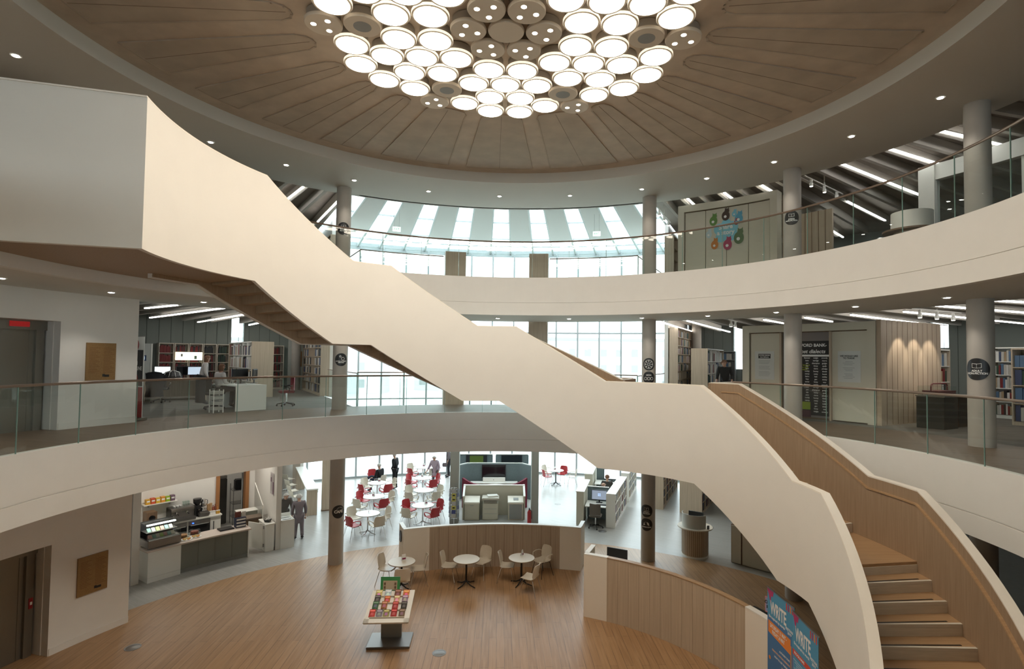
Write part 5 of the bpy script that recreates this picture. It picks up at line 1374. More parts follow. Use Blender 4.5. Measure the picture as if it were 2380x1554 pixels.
def ray_case(name, label, R0, R1, a, side, D_, H_, z, bays, rows, fm, em, spec, group, wh, pal, n, **kw):
    """bookcase standing along a ray; side +1: its open face looks towards larger angles"""
    th_ = radians(a); rz = atan2(cos(th_), sin(th_)) if side > 0 else atan2(-cos(th_), -sin(th_))
    p = P((R0+R1)/2, a); off = -side*D_/2
    p = p+Vector((cos(th_), -sin(th_), 0))*off
    return bookcase(name, label, 'bookcase', (p.x, p.y, z), rz, R1-R0, D_, H_, bays, rows, fm, em, spec, group, wh, pal, n, **kw)
mixp = ['pale', 'white', 'white', 'pale', 'red', 'green', 'navy', 'black', 'tan', 'blue']
darkp = ['red', 'red', 'black', 'green']; bluep = ['blue', 'navy', 'white', 'pale', 'tan', 'red']
ray_case('bookcase', 'tall double bookcase with plain oak end behind the white history desk', 16.2, 20.2, -37.0, -1, .80, 2.20, Z1, 5, 4, M['furnwhite'], M['palewood'], 'ind', 'books on the tall bookcase behind the white desk', 'the tall bookcase behind the white history desk', mixp, 5)
ray_case('bookcase', 'white-shelved bookcase with oak end in the room beyond the stair landing', 15.9, 19.4, 32.8, 1, .66, 2.17, Z1, 4, 4, M['furnwhite'], M['palewood'], 'stuff', 'books beyond the stair landing', 'the white-shelved bookcase beyond the stair landing', mixp, 5)
ray_case('bookcase', 'bookcase with broad oak end beside the big round column', 15.3, 15.9, 62.0, 1, .60, 2.10, Z1, 1, 4, M['furnwhite'], M['palewood'], 'none' if False else 'stuff', 'g', 'w', mixp, 3)
p = P(17.2, 67.6, Z1)
bookcase('bookcase', 'white-edged bookcase of pale books behind the adult non-fiction column', 'bookcase', (p.x, p.y, Z1), -radians(64), 1.9, .4, 2.18, 2, 5, M['furnwhite'], M['palewood'], 'ind', 'books behind the non-fiction column', 'the white-edged bookcase behind the non-fiction column', mixp, 12)
p = P(15.3, 70.2, Z1)
bookcase('bookcase', 'oak bookcase end at the very edge of the first floor room', 'bookcase', (p.x, p.y, Z1), -radians(70), .60, .5, 2.10, 1, 4, M['palewood'], M['palewood'], 'stuff', 'g', 'w', mixp, 3)
ray_case('cube_bookcase', 'oak cube bookcase standing along the lobby edge beside the history column', 15.9, 20.6, -27.9, -1, .34, 2.45, Z1, 6, 6, M['palewood'], M['panelwood'], 'stuff', 'books in the cube bookcase by the history column', 'the cube bookcase beside the history column', ['navy', 'black', 'white', 'pale'], 2, fill=.7)
ray_case('cube_bookcase', 'ceiling-high oak cube bookcase by the two picture discs', 15.6, 20.6, 28.6, 1, .34, 3.05, Z1, 7, 8, M['palewood'], M['panelwood'], 'stuff', 'g', 'w', mixp, 4, fill=.8)
ray_case('low_bookcase', 'low white bookcase with round sign on its end, near row of the booths', 12.65, 15.9, 20.6, 1, .34, 1.28, 0, 4, 3, M['furnwhite'], M['furnwhite'], 'ind', 'books on the low white bookcase', 'the low white bookcase with the round sign', bluep, 5)
ray_case('low_bookcase', 'low white bookcase in the far row of the booths', 16.7, 19.6, 20.6, 1, .34, 1.28, 0, 4, 3, M['furnwhite'], M['furnwhite'], 'stuff', 'g', 'w', bluep, 5)
ray_case('bookcase', 'brown bookcase with tall plain end behind the fiction and gaming column', 16.0, 20.2, 26.2, 1, .46, 1.95, 0, 5, 5, M['palewood'], M['palewood'], 'stuff', 'g', 'w', ['red', 'black', 'tan', 'navy', 'pale'], 6)
ray_case('bookcase', 'brown bookcase end standing behind the round kiosk', 15.9, 18.4, 32.0, 1, .90, 2.0, 0, 3, 5, M['palewood'], M['palewood'], 'stuff', 'g', 'w', bluep, 5)
ray_case('cube_bookcase', 'oak cube bookcase between the story wall and the lobby on the top floor', 13.2, 15.4, 29.8, 1, .34, 2.3, Z2, 3, 5, M['palewood'], M['panelwood'], 'stuff', 'g', 'w', ['red', 'white', 'tan', 'black'], 2, fill=.6)
ray_case('cube_bookcase', 'grey-brown cube bookcase end on the top floor behind the stair', 13.8, 15.6, -28.4, -1, .40, 2.2, Z2, 2, 5, M['panelwood'], M['panelwood'], 'stuff', 'g', 'w', mixp, 2, fill=.5)
# wall shelving at the back of the history room
for k, (a0, a1, pal) in enumerate(((-43.8, -42.3, ['red']), (-42.2, -40.8, ['red', 'black']), (-40.7, -39.3, ['red', 'black']), (-39.2, -37.8, ['black', 'black', 'red']), (-37.7, -36.4, ['black', 'green']), (-33.4, -31.7, darkp), (-31.6, -30.0, darkp))):
    am = (a0+a1)/2; p = P(RO-.26, am, Z1); W_ = radians(a1-a0)*(RO-.3)-.05
    lab = ['first from the lift wall', 'under the bright display case, lift side', 'under the bright display case, window side', 'before the slit window', 'touching the slit window', 'beyond the slit window', 'at the stout column'][k]
    bookcase('wall_bookcase', 'dark wall bookcase of bound volumes, bay ' + lab, 'bookcase', tuple(p), -radians(am), W_, .36, 2.15, 1, 5, M['cream'], M['cream'], 'stuff', 'g', 'w', pal, 13)
p = P(RO-.50, -40.75, Z1); t = thing('lit_display_case', 'brightly lit cream display case set in the dark wall bookcases', 'display case', (p.x, p.y, Z1+1.40), -radians(-40.75))
obj('light_panel', MB().bz(-.52, .52, 0, .02, 0, .36), emit('case_glow', (1, .93, .70), 1.1), t); obj('case_frame', MB().bz(-.54, .54, -.02, .0, -.02, 0).bz(-.54, .54, -.02, 0, .36, .38), M['black'], t)
e_ = MB(); e_.bz(-.32, -.25, -.012, -.002, .16, .28).bz(-.2, .1, -.012, -.002, .16, .17).bz(-.2, .08, -.012, -.002, .26, .27); obj('exhibit', e_, M['grey'], t); obj('exhibit_picture', MB().bz(.2, .3, -.012, -.002, .05, .2), mat('pale_green', (.35, .48, .40), .5), t)
p = P(RO-.45, 32.3, Z1); bookcase('wall_bookcase', 'dark wall bookcase with a few pale books beside the display wall', 'bookcase', tuple(p), -radians(32.3), .8, .34, 2.15, 1, 5, M['grey'], M['grey'], 'stuff', 'g', 'w', ['pale', 'navy', 'blue', 'black'], 5, fill=.9)
all_b = MB(); mats_ = []; fi = []
for i, (n_, mb) in enumerate(stuff_books.items()):
    mats_.append(BM[n_].materials[0]); fi += [i]*len(mb.f); all_b.add(mb.v, mb.f)
me = bpy.data.meshes.new('shelved_books'); me.from_pydata(all_b.v, [], all_b.f)
for m_ in mats_: me.materials.append(m_)
me.polygons.foreach_set('material_index', fi)
o = bpy.data.objects.new('shelved_books', me); COL.objects.link(o); tag(o, 'tightly shelved volumes filling the farther bookcases and wall shelving', 'books', kind='stuff')

# =================================================================== FIRST FLOOR
w_ = MB().arc(21.0, 21.1, Z1, 8.2, -29.6, -27.5, 2); struct('wall_history', w_, mat('pale_green_grey', (.48, .50, .46), .7), 'pale wall beside the stout column in the history room', 'wall')
p = P(20.95, -28.1, 6.25); t = thing('oak_plaque', 'narrow brown plaque on the pale wall of the history room', 'plaque', p, -radians(-28.1)); obj('board', MB().box(0, 0, 0, .14, .03, .75), M['plaque'], t); obj('edge', MB().box(0, -.016, 0, .12, .004, .72), M['frameoak'], t)
def desk(name, label, loc, rz, W_, D_, tm, em, H_=.76):
    t = thing(name, label, 'desk', loc, rz)
    obj('desktop', MB().box(0, 0, H_-.015, W_, D_, .03), tm, t); obj('end_panel', MB().box(-W_/2+.02, 0, H_/2-.02, .04, D_-.02, H_-.03), em, t); obj('end_panel', MB().box(W_/2-.02, 0, H_/2-.02, .04, D_-.02, H_-.03), em, t)
    obj('modesty_panel', MB().box(0, D_/2-.06, H_/2, W_-.08, .02, H_-.15), em, t); return t
d2 = thing('office_desk', 'white office desk of the history room facing the gallery', 'desk', (-8.02, 8.28, Z1), radians(51.5))
obj('desktop', MB().box(0, 0, .745, .92, 1.5, .03), M['furnwhite'], d2)
for y in (-.735, .735): obj('gable', MB().box(0, y, .365, .92, .03, .73), M['furnwhite'], d2)
obj('modesty_panel', MB().box(.40, 0, .45, .02, 1.44, .5), M['furnwhite'], d2)
desk('office_desk', 'oak-ended desk farther back in the history room', (-11.9, 11.5, Z1), radians(42), 1.9, 1.3, M['cream'], M['palewood'])
desk('office_desk', 'long brown desk against the wall by the lift end', (-14.3, 9.7, Z1), radians(42), 1.6, .8, M['darkwood'], M['darkwood'])
bk = mat('black_fabric', (.025, .025, .028), .9); rdf = mat('dark_red_fabric', (.20, .02, .03), .9)
task_chair('swivel_chair', 'black swivel chair drawn up to the oak-ended desk', (-11.6, 10.35, Z1), radians(20), bk)
task_chair('swivel_chair', 'black swivel chair with a dark coat, seated woman at the white desk', (-8.70, 8.15, Z1), radians(-38), bk)
task_chair('swivel_chair', 'dark red swivel chair on the far side of the white desk', (-7.02, 9.40, Z1), radians(120), rdf)
for x, y, r_, l in ((-8.90, 7.98, -38, 'black coat hung over the back of the chair at the white desk'), (-11.62, 10.08, 20, 'black coat hung over the back of the chair at the oak-ended desk')):
    t = thing('draped_coat', l, 'coat', (x, y, Z1), radians(r_))
    rows = [[(-.27+.03*(k % 2), -.10, z), (-.14, -.19, z), (0, -.21, z), (.14, -.19, z), (.27-.03*(k % 2), -.10, z)] for k, z in enumerate((.22, .45, .68, .88, 1.0))]
    solid_shell(rows, .05, bk, 'cloth', t); obj('collar', MB().tube([(-.2, -.12, 1.0), (0, -.2, 1.04), (.2, -.12, 1.0)], .035, 8), bk, t, True)
dt = thing('drawer_tower', 'slim white wire drawer tower beside the white desk', 'drawer unit', (-8.12, 7.16, Z1), radians(50))
obj('frame', MB().box(-.13, -.13, .33, .02, .02, .66).box(.13, -.13, .33, .02, .02, .66).box(.13, .13, .33, .02, .02, .66).box(-.13, .13, .33, .02, .02, .66), M['furnwhite'], dt)
for k in range(4): obj('drawer', MB().box(0, 0, .12+.15*k, .26, .26, .09), mat('mesh_grey', (.40, .40, .37), .6), dt)
def pc(x, y, rz, l, scr=None): monitor('computer_monitor', l, (x, y, Z1+.765), rz, .52, .33, .12, scr)
brt = emit('pale_screen', (.75, .85, .85), .9)
pc(-8.15, 8.62, radians(-120), 'black monitor on the white history desk beside the papers'); pc(-7.85, 8.95, radians(100), 'second black monitor at the back of the white history desk')
pc(-12.4, 11.75, radians(30), 'monitor with a pale bright screen on the oak-ended desk', brt); pc(-11.75, 11.9, radians(60), 'black monitor turned sideways on the oak-ended desk'); pc(-11.4, 12.05, radians(45), 'black monitor at the window end of the oak-ended desk', emit('blue_tint_screen', (.35, .5, .7), .5))
for k, (x, y, l) in enumerate(((-12.25, 10.95, 'open black laptop on the oak-ended desk by the lift wall'), (-12.75, 10.75, 'black telephone set at the lift end of the oak-ended desk'))):
    t = thing('laptop' if k == 0 else 'telephone', l, 'laptop' if k == 0 else 'telephone', (x, y, Z1+.762), radians(60)); obj('base', MB().box(0, 0, .012, .34, .24, .02), M['black'], t)
    obj('screen' if k == 0 else 'handset', MB().box(0, .12, .12, .34, .015, .22, 0, -.2) if k == 0 else MB().box(0, 0, .05, .22, .06, .05), M['black'], t)
t = thing('striped_bag', 'black and white striped bag lying on the oak-ended desk', 'bag', (-11.9, 11.5, Z1+.76), radians(40))
obj('bag', MB().lathe([(.28, 0), (.30, .10), (.22, .24), (.06, .30), (.0001, .30)], 24), M['black'], t, True)
st_ = MB()
for k in range(9): a = k*pi/4.5; st_.tube([(.302*cos(a), .302*sin(a), .08), (.225*cos(a), .225*sin(a), .245), (.06*cos(a), .06*sin(a), .305)], .008, 4)
obj('stripe', st_, M['paper'], t)
for k, (x, y, l) in enumerate(((-8.35, 8.30, 'open pages lying on the white history desk'), (-7.75, 8.35, 'crumpled white papers at the corner of the white desk'))):
    t = thing('paper_sheet', l, 'paper', (x, y, Z1+.761), radians(20+40*k)); obj('sheet', MB().box(0, 0, .01, .30, .21, .02), M['paper'], t); obj('print', MB().box(0, 0, .021, .22, .14, .001), M['grey'], t)
t = thing('roll_up_banner', 'narrow red and black roll-up banner at the end of the first floor lift wall', 'banner', tuple(P(10.62, -60.1, Z1)), radians(-30))
obj('sheet', MB().box(0, 0, 1.07, .80, .008, 2.02), M['paper'], t); obj('black_panel', MB().box(.0, -.006, 1.3, .72, .003, .9), M['black'], t)
obj('red_panel', MB().box(0, -.006, .45, .76, .003, .75), M['red'], t)
for z in (1.88, 1.02): r_ = obj('red_ring', shifted(disc_mb(.17, 24, -.008, 0, z), 0), M['red'], t); obj('ring_centre', disc_mb(.09, 20, -.011, 0, z), M['paper'], r_)
obj('lettering', shifted(text_mb('JOIN\nUS ONLINE', .13, bold=.004), 0, -.0085, 1.35), M['paper'], t); obj('base', MB().box(0, 0, .04, .84, .22, .06), M['dsteel'], t); obj('top_bar', MB().box(0, 0, 2.09, .82, .02, .02), M['metal'], t)
t = thing('wall_tablet', 'small blue-lit screen on the pale wall of the history room', 'tablet', P(21.2, -45.6, Z1+1.48), -radians(-45.6)); obj('casing', MB().box(0, 0, 0, .36, .05, .24), mat('navy_case', (.02, .05, .14), .4), t); obj('display', MB().box(0, -.027, 0, .24, .003, .13), emit('tablet_blue', (.45, .65, .85), .9), t)
t = thing('side_cabinet', 'pale grey-white cabinet front at the lift end of the history room', 'cabinet', P(21.4, -46.1, Z1), -radians(-46.1)); obj('front_panel', MB().box(0, 0, 1.05, 1.15, .06, 2.1), mat('cool_white', (.52, .55, .53), .5), t); obj('edge_post', MB().box(.60, 0, 1.05, .06, .1, 2.1), M['furnwhite'], t)
# oak plaques on the lift wall
for z0, nm in ((1.44, 'ground floor'), (6.22, 'first floor')):
    t = thing('oak_plaque', 'square engraved oak plaque on the %s lift wall' % nm, 'plaque')
    obj('board', MB().arc(9.965, 9.998, z0-.43, z0+.42, -68.05, -64.5, 4), M['plaque'], t)
    ln_ = MB()
    for c_ in (0, 1):
        for k in range(17):
            a0 = -67.75+c_*1.75; ln_.arc(9.962, 9.965, z0+.30-.035*k, z0+.309-.035*k, a0, a0+1.3-.25*((k*5+c_) % 3), 2)
    obj('engraved_text', ln_, mat('engraving_brown', (.20, .09, .03), .6), t)
    p = P(9.962, -65.55, z0-.33); obj('emblem', MB().box(p.x, p.y, p.z, .10, .003, .05, radians(65.5)).box(p.x-.03, p.y-.06, p.z+.01, .05, .003, .06, radians(65.5)), M['black'], t)

# display wall with the dialect word list
dw = thing('display_wall', 'large cream framed display wall curving beside the round columns', 'display wall')
obj('top_frame', MB().arc(11.12, 11.50, 7.30, 7.52, 43.7, 63.1, 12), M['creamwall'], dw)
for a0, a1 in ((43.7, 44.75), (62.0, 63.1)): obj('side_frame', MB().arc(11.12, 11.50, Z1, 7.30, a0, a1, 2), M['creamwall'], dw)
obj('door_panel', MB().arc(11.18, 11.24, Z1+.03, 7.27, 44.95, 49.5, 4), M['creamwall'], dw); obj('door_panel', MB().arc(11.18, 11.24, Z1+.03, 7.27, 57.1, 61.85, 4), M['creamwall'], dw)
obj('shadow_gap', MB().arc(11.25, 11.27, Z1, 7.30, 44.75, 62.0, 12), M['darkwood'], dw)
obj('oak_jamb', MB().arc(11.10, 11.26, Z1, 7.28, 49.55, 49.85, 1).arc(11.10, 11.26, Z1, 7.28, 56.85, 57.08, 1), M['panelwood'], dw)
wp = thing('word_poster', 'black poster of dialect words headed word bank lost dialects inside the display wall', 'poster')
obj('backdrop', MB().arc(11.205, 11.235, Z1+.05, 7.27, 49.9, 56.8, 6), mat('mauve_grey', (.22, .19, .18), .7), wp)
obj('heading_panel', MB().arc(11.195, 11.204, 6.60, 7.02, 50.2, 56.7, 6), M['black'], wp)
obj('list_panel', MB().arc(11.195, 11.204, 4.86, 6.56, 50.2, 56.7, 6), M['black'], wp)
obj('mauve_base', MB().arc(11.19, 11.194, 4.80, 5.0, 50.2, 54.0, 4), mat('plum_base', (.07, .025, .035), .6), wp); obj('green_panel', MB().arc(11.188, 11.193, 5.02, 5.24, 50.2, 53.95, 4), mat('lime_panel', (.25, .33, .03), .5), wp)
obj('white_band', MB().arc(11.194, 11.2, 6.565, 6.62, 50.2, 56.7, 6), M['paper'], wp)
obj('lettering', wrap(shifted(text_mb('WORD BANK-', .122, bold=.004), 0, 0, 0), 11.19, 54.3, 6.89), M['paper'], wp)
lo = text_mb('lost dialects', .152, bold=.003); lo.v = [(x+z*.25, y, z) for x, y, z in lo.v]; obj('lettering', wrap(lo, 11.19, 54.3, 6.71), M['paper'], wp)
words_ = ['hinny', 'marra', 'canny', 'clarts', 'gadgie', 'bairn', 'haway', 'spelk', 'hoy', 'netty', 'plodge', 'scran', 'bait', 'dunsh', 'femmer', 'gan', 'howk', 'kets', 'lowp', 'nebby', 'pet', 'radgie', 'stotty', 'tab', 'varnigh', 'wor', 'yem', 'champion', 'crowdy', 'cuddy']
for c_ in range(5):
    tx = '\n'.join(words_[(c_*7+k*3) % len(words_)] for k in range(21))
    obj('lettering', wrap(text_mb(tx, .056, bold=.0015, spacing=1.38), 11.19, 51.0+1.25*c_, 5.75 if c_ > 1 else 5.93), M['paper'], wp)
obj('lettering', wrap(text_mb('They know it\nwhen they\nspeak it', .065, bold=.001), 11.186, 53.0, 6.25), mat('lime_text', (.40, .50, .03), .5), wp)
for a0, a1, z0, z1, l, hd in ((45.6, 48.6, 5.85, 6.72, 'white notice headed word bank on the door panel nearer the stair', 'WORD BANK\nlost dialects'), (57.9, 61.0, 5.86, 6.72, 'white thank-you notice on the door panel nearer the oak boards', 'WE WOULD LIKE\nTO THANK')):
    am = (a0+a1)/2; t = thing('wall_notice', l, 'notice'); obj('sheet', MB().arc(11.172, 11.178, z0, z1, a0, a1, 3), mat('notice_white', (.60, .61, .58), .6), t)
    if hd[0] == 'W' and 'BANK' in hd: obj('heading_block', MB().arc(11.168, 11.171, z1-.22, z1-.08, am-.95, am+.95, 2), M['black'], t); obj('lettering', wrap(text_mb(hd, .055, bold=.001), 11.165, am, z1-.15), M['paper'], t)
    else: obj('lettering', wrap(text_mb(hd, .06, bold=.002), 11.165, am, z1-.17), M['black'], t)
    ln_ = MB()
    for k in range(12):
        if k in (3, 7): continue
        w2 = .9 if 'BANK' in hd else .5+.35*((k*5) % 3)/2
        ln_.arc(11.168, 11.171, z1-.30-.042*k, z1-.29-.042*k, am-w2, am+w2-.1*(k % 3), 2)
    obj('printed_lines', ln_, M['grey'], t)
sw = thing('oak_board_wall', 'greyed oak board wall lit by three spotlights beside the display wall', 'board wall')
obj('board', radial(63.45, 11.15, 14.3, Z1, 7.55, .12), M['panelwood'], sw)
gv = MB()
for k in range(1, 12):
    p = P(11.15+.265*k, 63.45); n_ = Vector((cos(radians(63.45)), -sin(radians(63.45)), 0))*.062; gv.box(p.x+n_.x, p.y+n_.y, 6.15, .010, .004, 2.75, atan2(cos(radians(63.45)), sin(radians(63.45))))
obj('board_groove', gv, M['darkwood'], sw)
vt = thing('vitrine_table', 'dark grey display table with a glass case before the oak board wall', 'display case', (11.6, 4.80, Z1), radians(26.5))
obj('cabinet', MB().box(-.38, 0, .40, .72, .62, .80), mat('anthracite', (.045, .05, .045), .5), vt); obj('cabinet', MB().box(.62, .12, .40, .55, .6, .80), mat('anthracite_b', (.04, .045, .04), .5), vt); obj('tabletop', MB().box(.08, 0, .82, 1.65, .66, .03), M['dsteel'], vt)
obj('glass_case', MB().box(-.38, 0, .955, .70, .58, .24), M['greenglass'], vt); obj('exhibit', MB().box(-.38, 0, .86, .5, .4, .04), M['paper'], vt)
tr = thing('book_trolley', 'maroon book trolley with looped handles behind the dark display table', 'trolley', (12.15, 5.62, Z1), radians(26.5)); obj('tray', MB().box(0, 0, .80, .95, .40, .22), mat('maroon_metal', (.10, .02, .02), .4), tr); obj('frame_rail', MB().tube([(-.45, 0, .85), (-.44, 0, 1.06), (-.36, 0, 1.10), (.36, 0, 1.10), (.44, 0, 1.06), (.45, 0, .85)], .018, 8), mat('maroon_tube', (.12, .015, .015), .35), tr)
for s in (-1, 1): obj('leg', MB().box(s*.44, 0, .42, .04, .36, .80), M['black'], tr); obj('castor', MB().box(s*.44, -.1, .035, .05, .06, .07), M['black'], tr)
# track spotlights
def track(R0, R1, a, z, label, n=3, tgt=None):
    p0, p1 = P(R0, a, z), P(R1, a, z); v = p1-p0; mid = (p0+p1)/2
    t = thing('track_light', label, 'track light', mid, atan2(v.y, v.x)); obj('track', MB().box(0, 0, 0, v.length, .035, .03), M['furnwhite'], t); obj('stem', MB().box(0, 0, .19, .03, .03, .36), M['furnwhite'], t)
    for k in range(n):
        x = -v.length/2+v.length*(k+.5)/n
        h_ = obj('spotlight', MB().box(x, 0, -.07, .06, .06, .12).lathe([(.0001, -.20), (.05, -.20), (.055, -.12), (.04, -.09), (.0001, -.09)], 14, x, 0, -.02), M['furnwhite'], t)
        obj('lens', MB().cyl(x, 0, -.226, -.221, .042, 12), M['spot'], h_)
track(11.4, 13.8, 28.7, 11.85, 'white track with spotlights at the lobby corner of the top floor'); track(10.9, 13.6, 53.9, 11.85, 'white track with spotlights behind the junior column, top floor')
track(12.2, 13.2, 39.8, 7.82, 'short white track with two spotlights by the display wall', 2); track(11.6, 14.0, 66.3, 7.82, 'white track with three spotlights facing the oak board wall')
def spot(loc, tgt, power, size=.9, blend=.6, col=(1, .88, .70), rad=.05, name='spot_beam'):
    l = bpy.data.lights.new(name, 'SPOT'); l.energy = power; l.spot_size = size; l.spot_blend = blend; l.color = col; l.shadow_soft_size = rad
    o = bpy.data.objects.new(name, l); COL.objects.link(o); o.location = loc
    d = Vector(tgt)-Vector(loc); o.rotation_euler = d.to_track_quat('-Z', 'Y').to_euler(); return o
for R in (12.0, 12.8, 13.6):
    a = 63.45; p = P(R, a+3.0, 7.55); q_ = P(R, a+.6, 6.3); spot(p, q_, 40, 1.0, .25)
# =================================================================== SECOND FLOOR
sw = thing('story_wall', 'cream framed curved wall with the share a story mural on the top floor', 'display wall')
obj('frame', MB().arc(11.12, 11.5, 11.46, 11.69, 32.8, 49.2, 10).arc(11.12, 11.5, Z2, 11.46, 32.8, 33.85, 1).arc(11.12, 11.5, Z2, 11.46, 48.1, 49.2, 1), M['creamwall'], sw)
for a0, a1 in ((34.0, 37.45), (37.55, 40.95), (41.05, 44.55), (44.65, 47.95)): obj('door_panel', MB().arc(11.18, 11.24, Z2, 11.43, a0, a1, 3), M['creamwall'], sw)
obj('shadow_gap', MB().arc(11.25, 11.27, Z2, 11.46, 33.85, 48.1, 9), M['darkwood'], sw)
mu = thing('story_mural', 'share a story sticker with a blue cloud and small coloured animals', 'mural')
cl = MB()
for x, z, r_ in ((0, 0, .30), (-.2, .08, .19), (.2, .1, .2), (-.15, -.18, .18), (.2, -.15, .19), (.02, .22, .17)): d_ = disc_mb(r_, 20, -.001*len(cl.v)/100, x, z); cl.add(d_.v, d_.f)
obj('cloud', wrap(cl, 11.17, 40.9, 10.66), mat('sky_blue', (.22, .55, .68), .5), mu)
obj('lettering', wrap(text_mb('Share\na story', .20, bold=.006, spacing=.9), 11.155, 40.9, 10.70), M['paper'], mu)
ani = [(-.40, .38, .13, (.12, .25, .06), 'green'), (.0, .50, .13, (.06, .04, .03), 'brown'), (.42, .34, .13, (.10, .35, .50), 'blue'), (.34, .24, .07, (.35, .05, .06), 'red'), (.42, -.28, .16, (.10, .17, .08), 'moss'), (-.36, -.42, .12, (.55, .20, .04), 'orange'), (.06, -.46, .14, (.40, .05, .12), 'pink'), (-.55, -.05, .10, (.50, .62, .66), 'pale'), (.28, .52, .08, (.20, .50, .62), 'cyan')]
for x, z, r_, c_, n_ in ani:
    b_ = MB(); d_ = disc_mb(r_, 16, 0, x, z, r_*1.25); b_.add(d_.v, d_.f); d_ = disc_mb(r_*.6, 14, -.001, x+r_*.3, z+r_*1.2); b_.add(d_.v, d_.f)
    for sx in (-1, 1): b_.add([(x+r_*.3+sx*r_*.5, -.001, z+r_*1.5), (x+r_*.3+sx*r_*.15, -.001, z+r_*1.7), (x+r_*.3+sx*r_*.5, -.001, z+r_*2.1)], [(0, 1, 2)])
    o = obj('animal_figure', wrap(b_, 11.16, 40.9, 10.66), mat('figure_'+n_, c_, .5), mu)
    d_ = disc_mb(r_*.35, 12, 0, x-r_*.1, z-r_*.2); obj('belly_patch', wrap(d_, 11.155, 40.9, 10.66), M['paper'], o)
ow = thing('oak_board_wall', 'greyed oak board wall beside the story wall on the top floor', 'board wall'); obj('board', MB().arc(11.9, 12.0, Z2, 11.0, 49.9, 55.6, 5), M['panelwood'], ow)
gv = MB()
for k in range(1, 6): gv.arc(11.89, 11.9, Z2, 11.0, 49.9+k*.95, 49.98+k*.95, 1)
obj('board_groove', gv, M['darkwood'], ow)
obj('side_board', radial(49.5, 11.5, 12.4, Z2, 11.6, .08), M['panelwood'], ow)
p = P(10.75, 69.0, Z2); rd = thing('round_service_desk', 'round service desk with curved white screen behind the top floor balustrade', 'desk', (p.x, p.y, Z2), radians(-69))
obj('tabletop', MB().lathe([(.0001, .74), (.62, .74), (.62, .78), (.0001, .78)], 40), M['darkwood'], rd, True); obj('drum_base', MB().lathe([(.38, 0), (.38, .74)], 32), M['panelwood'], rd, True)
rows = [[(.44*cos(t_), .44*sin(t_), z) for z in (.78, 1.0, 1.22)] for t_ in [radians(-170+i*16) for i in range(14)]]
solid_shell(rows, .02, M['furnwhite'], 'curved_screen', rd)
gr_ = thing('glass_meeting_room', 'white framed glass room at the stair side of the top floor', 'meeting room')
obj('glazing', MB().arc(12.6, 12.62, Z2, 11.3, 67.0, 92, 12), M['greenglass'], gr_)
obj('frame', MB().arc(12.5, 12.7, 11.3, 11.72, 65.2, 92, 12).arc(12.45, 12.7, Z2, 11.72, 65.2, 67.0, 1).arc(12.52, 12.7, Z2, Z2+.12, 67, 92, 12), M['white'], gr_)
for a in (75.5, 84): obj('mullion', MB().arc(12.57, 12.65, Z2, 11.3, a, a+.25, 1), M['furnwhite'], gr_)
for a, z, l in ((-18.3, 11.42, 'on the café side'), (16.7, 11.45, 'on the stair side')):
    p = P(13.2, a, z); t = thing('exit_sign', 'white illuminated exit sign hanging over the lobby %s' % l, 'exit sign', p, -radians(a)); obj('panel', MB().box(0, 0, 0, .30, .04, .18), emit('exit_white', (.85, 1, .93), 1.1), t)
    obj('lettering', shifted(text_mb('EXIT', .10, bold=.003), 0, -.022, 0), mat('exit_green', (.02, .35, .18), .5), t); obj('hanger', MB().box(-.1, 0, .44, .008, .008, .72).box(.1, 0, .44, .008, .008, .72), M['grey'], t)

# =================================================================== SIGNS ON THE COLUMNS
def col_sign(a, z, label, art, off=0.0, r=.2, CR=9.85):
    c = P(CR, a); ang = atan2(EYE[1]-c.y, EYE[0]-c.x)+off
    t = thing('column_sign', label, 'sign')
    obj('disc', wrap_col(disc_mb(r, 40, 0), c.x, c.y, .229, ang, z), M['black'], t)
    def put_(mb, nm='lettering'): obj(nm, wrap_col(mb, c.x, c.y, .232, ang, z), M['paper'], t)
    art(put_); return t
def book_icon(z, s=1.0):
    b = MB(); 
    for sx in (-1, 1): b.tube([(sx*.0, 0, z-.045*s), (sx*.07*s, 0, z-.035*s), (sx*.07*s, 0, z+.04*s), (sx*.0, 0, z+.03*s)], .006, 4, True)
    return b
def tx_(s, size, z, bold=.002): return shifted(text_mb(s, size, bold=bold, spacing=.95), 0, 0, z)
col_sign(-30.7, 1.62, 'round black café sign on the ground floor column', lambda p_: (p_(tx_('CAFE', .115, .0, .005)), p_(MB().add([v for k in range(9) for v in ((.07*cos(.5+k*.28)*1.0+.04, 0, .10*sin(.5+k*.28)), (.13*cos(.5+k*.28)+.04, 0, .15*sin(.5+k*.28)), (.13*cos(.58+k*.28)+.04, 0, .15*sin(.58+k*.28)))], [(3*k, 3*k+1, 3*k+2) for k in range(9)]), 'emblem')), .25)
col_sign(-30.7, 6.30, 'round black local and family history sign on the first floor column', lambda p_: (p_(tx_('LOCAL & FAMILY\nHISTORY', .045, -.07)), p_(MB().tube([(.05+.045*cos(k*pi/8), 0, .03+.045*sin(k*pi/8)) for k in range(16)], .007, 4, True).tube([(-.03+.025*cos(k*pi/5), 0, .10+.025*sin(k*pi/5)) for k in range(10)], .007, 4, True), 'emblem')), .12)
col_sign(-30.7, 10.40, 'round black junior fiction sign on the top floor column behind the stair', lambda p_: (p_(tx_('JUNIOR\nFICTION', .055, -.05)), p_(book_icon(.07), 'emblem')))
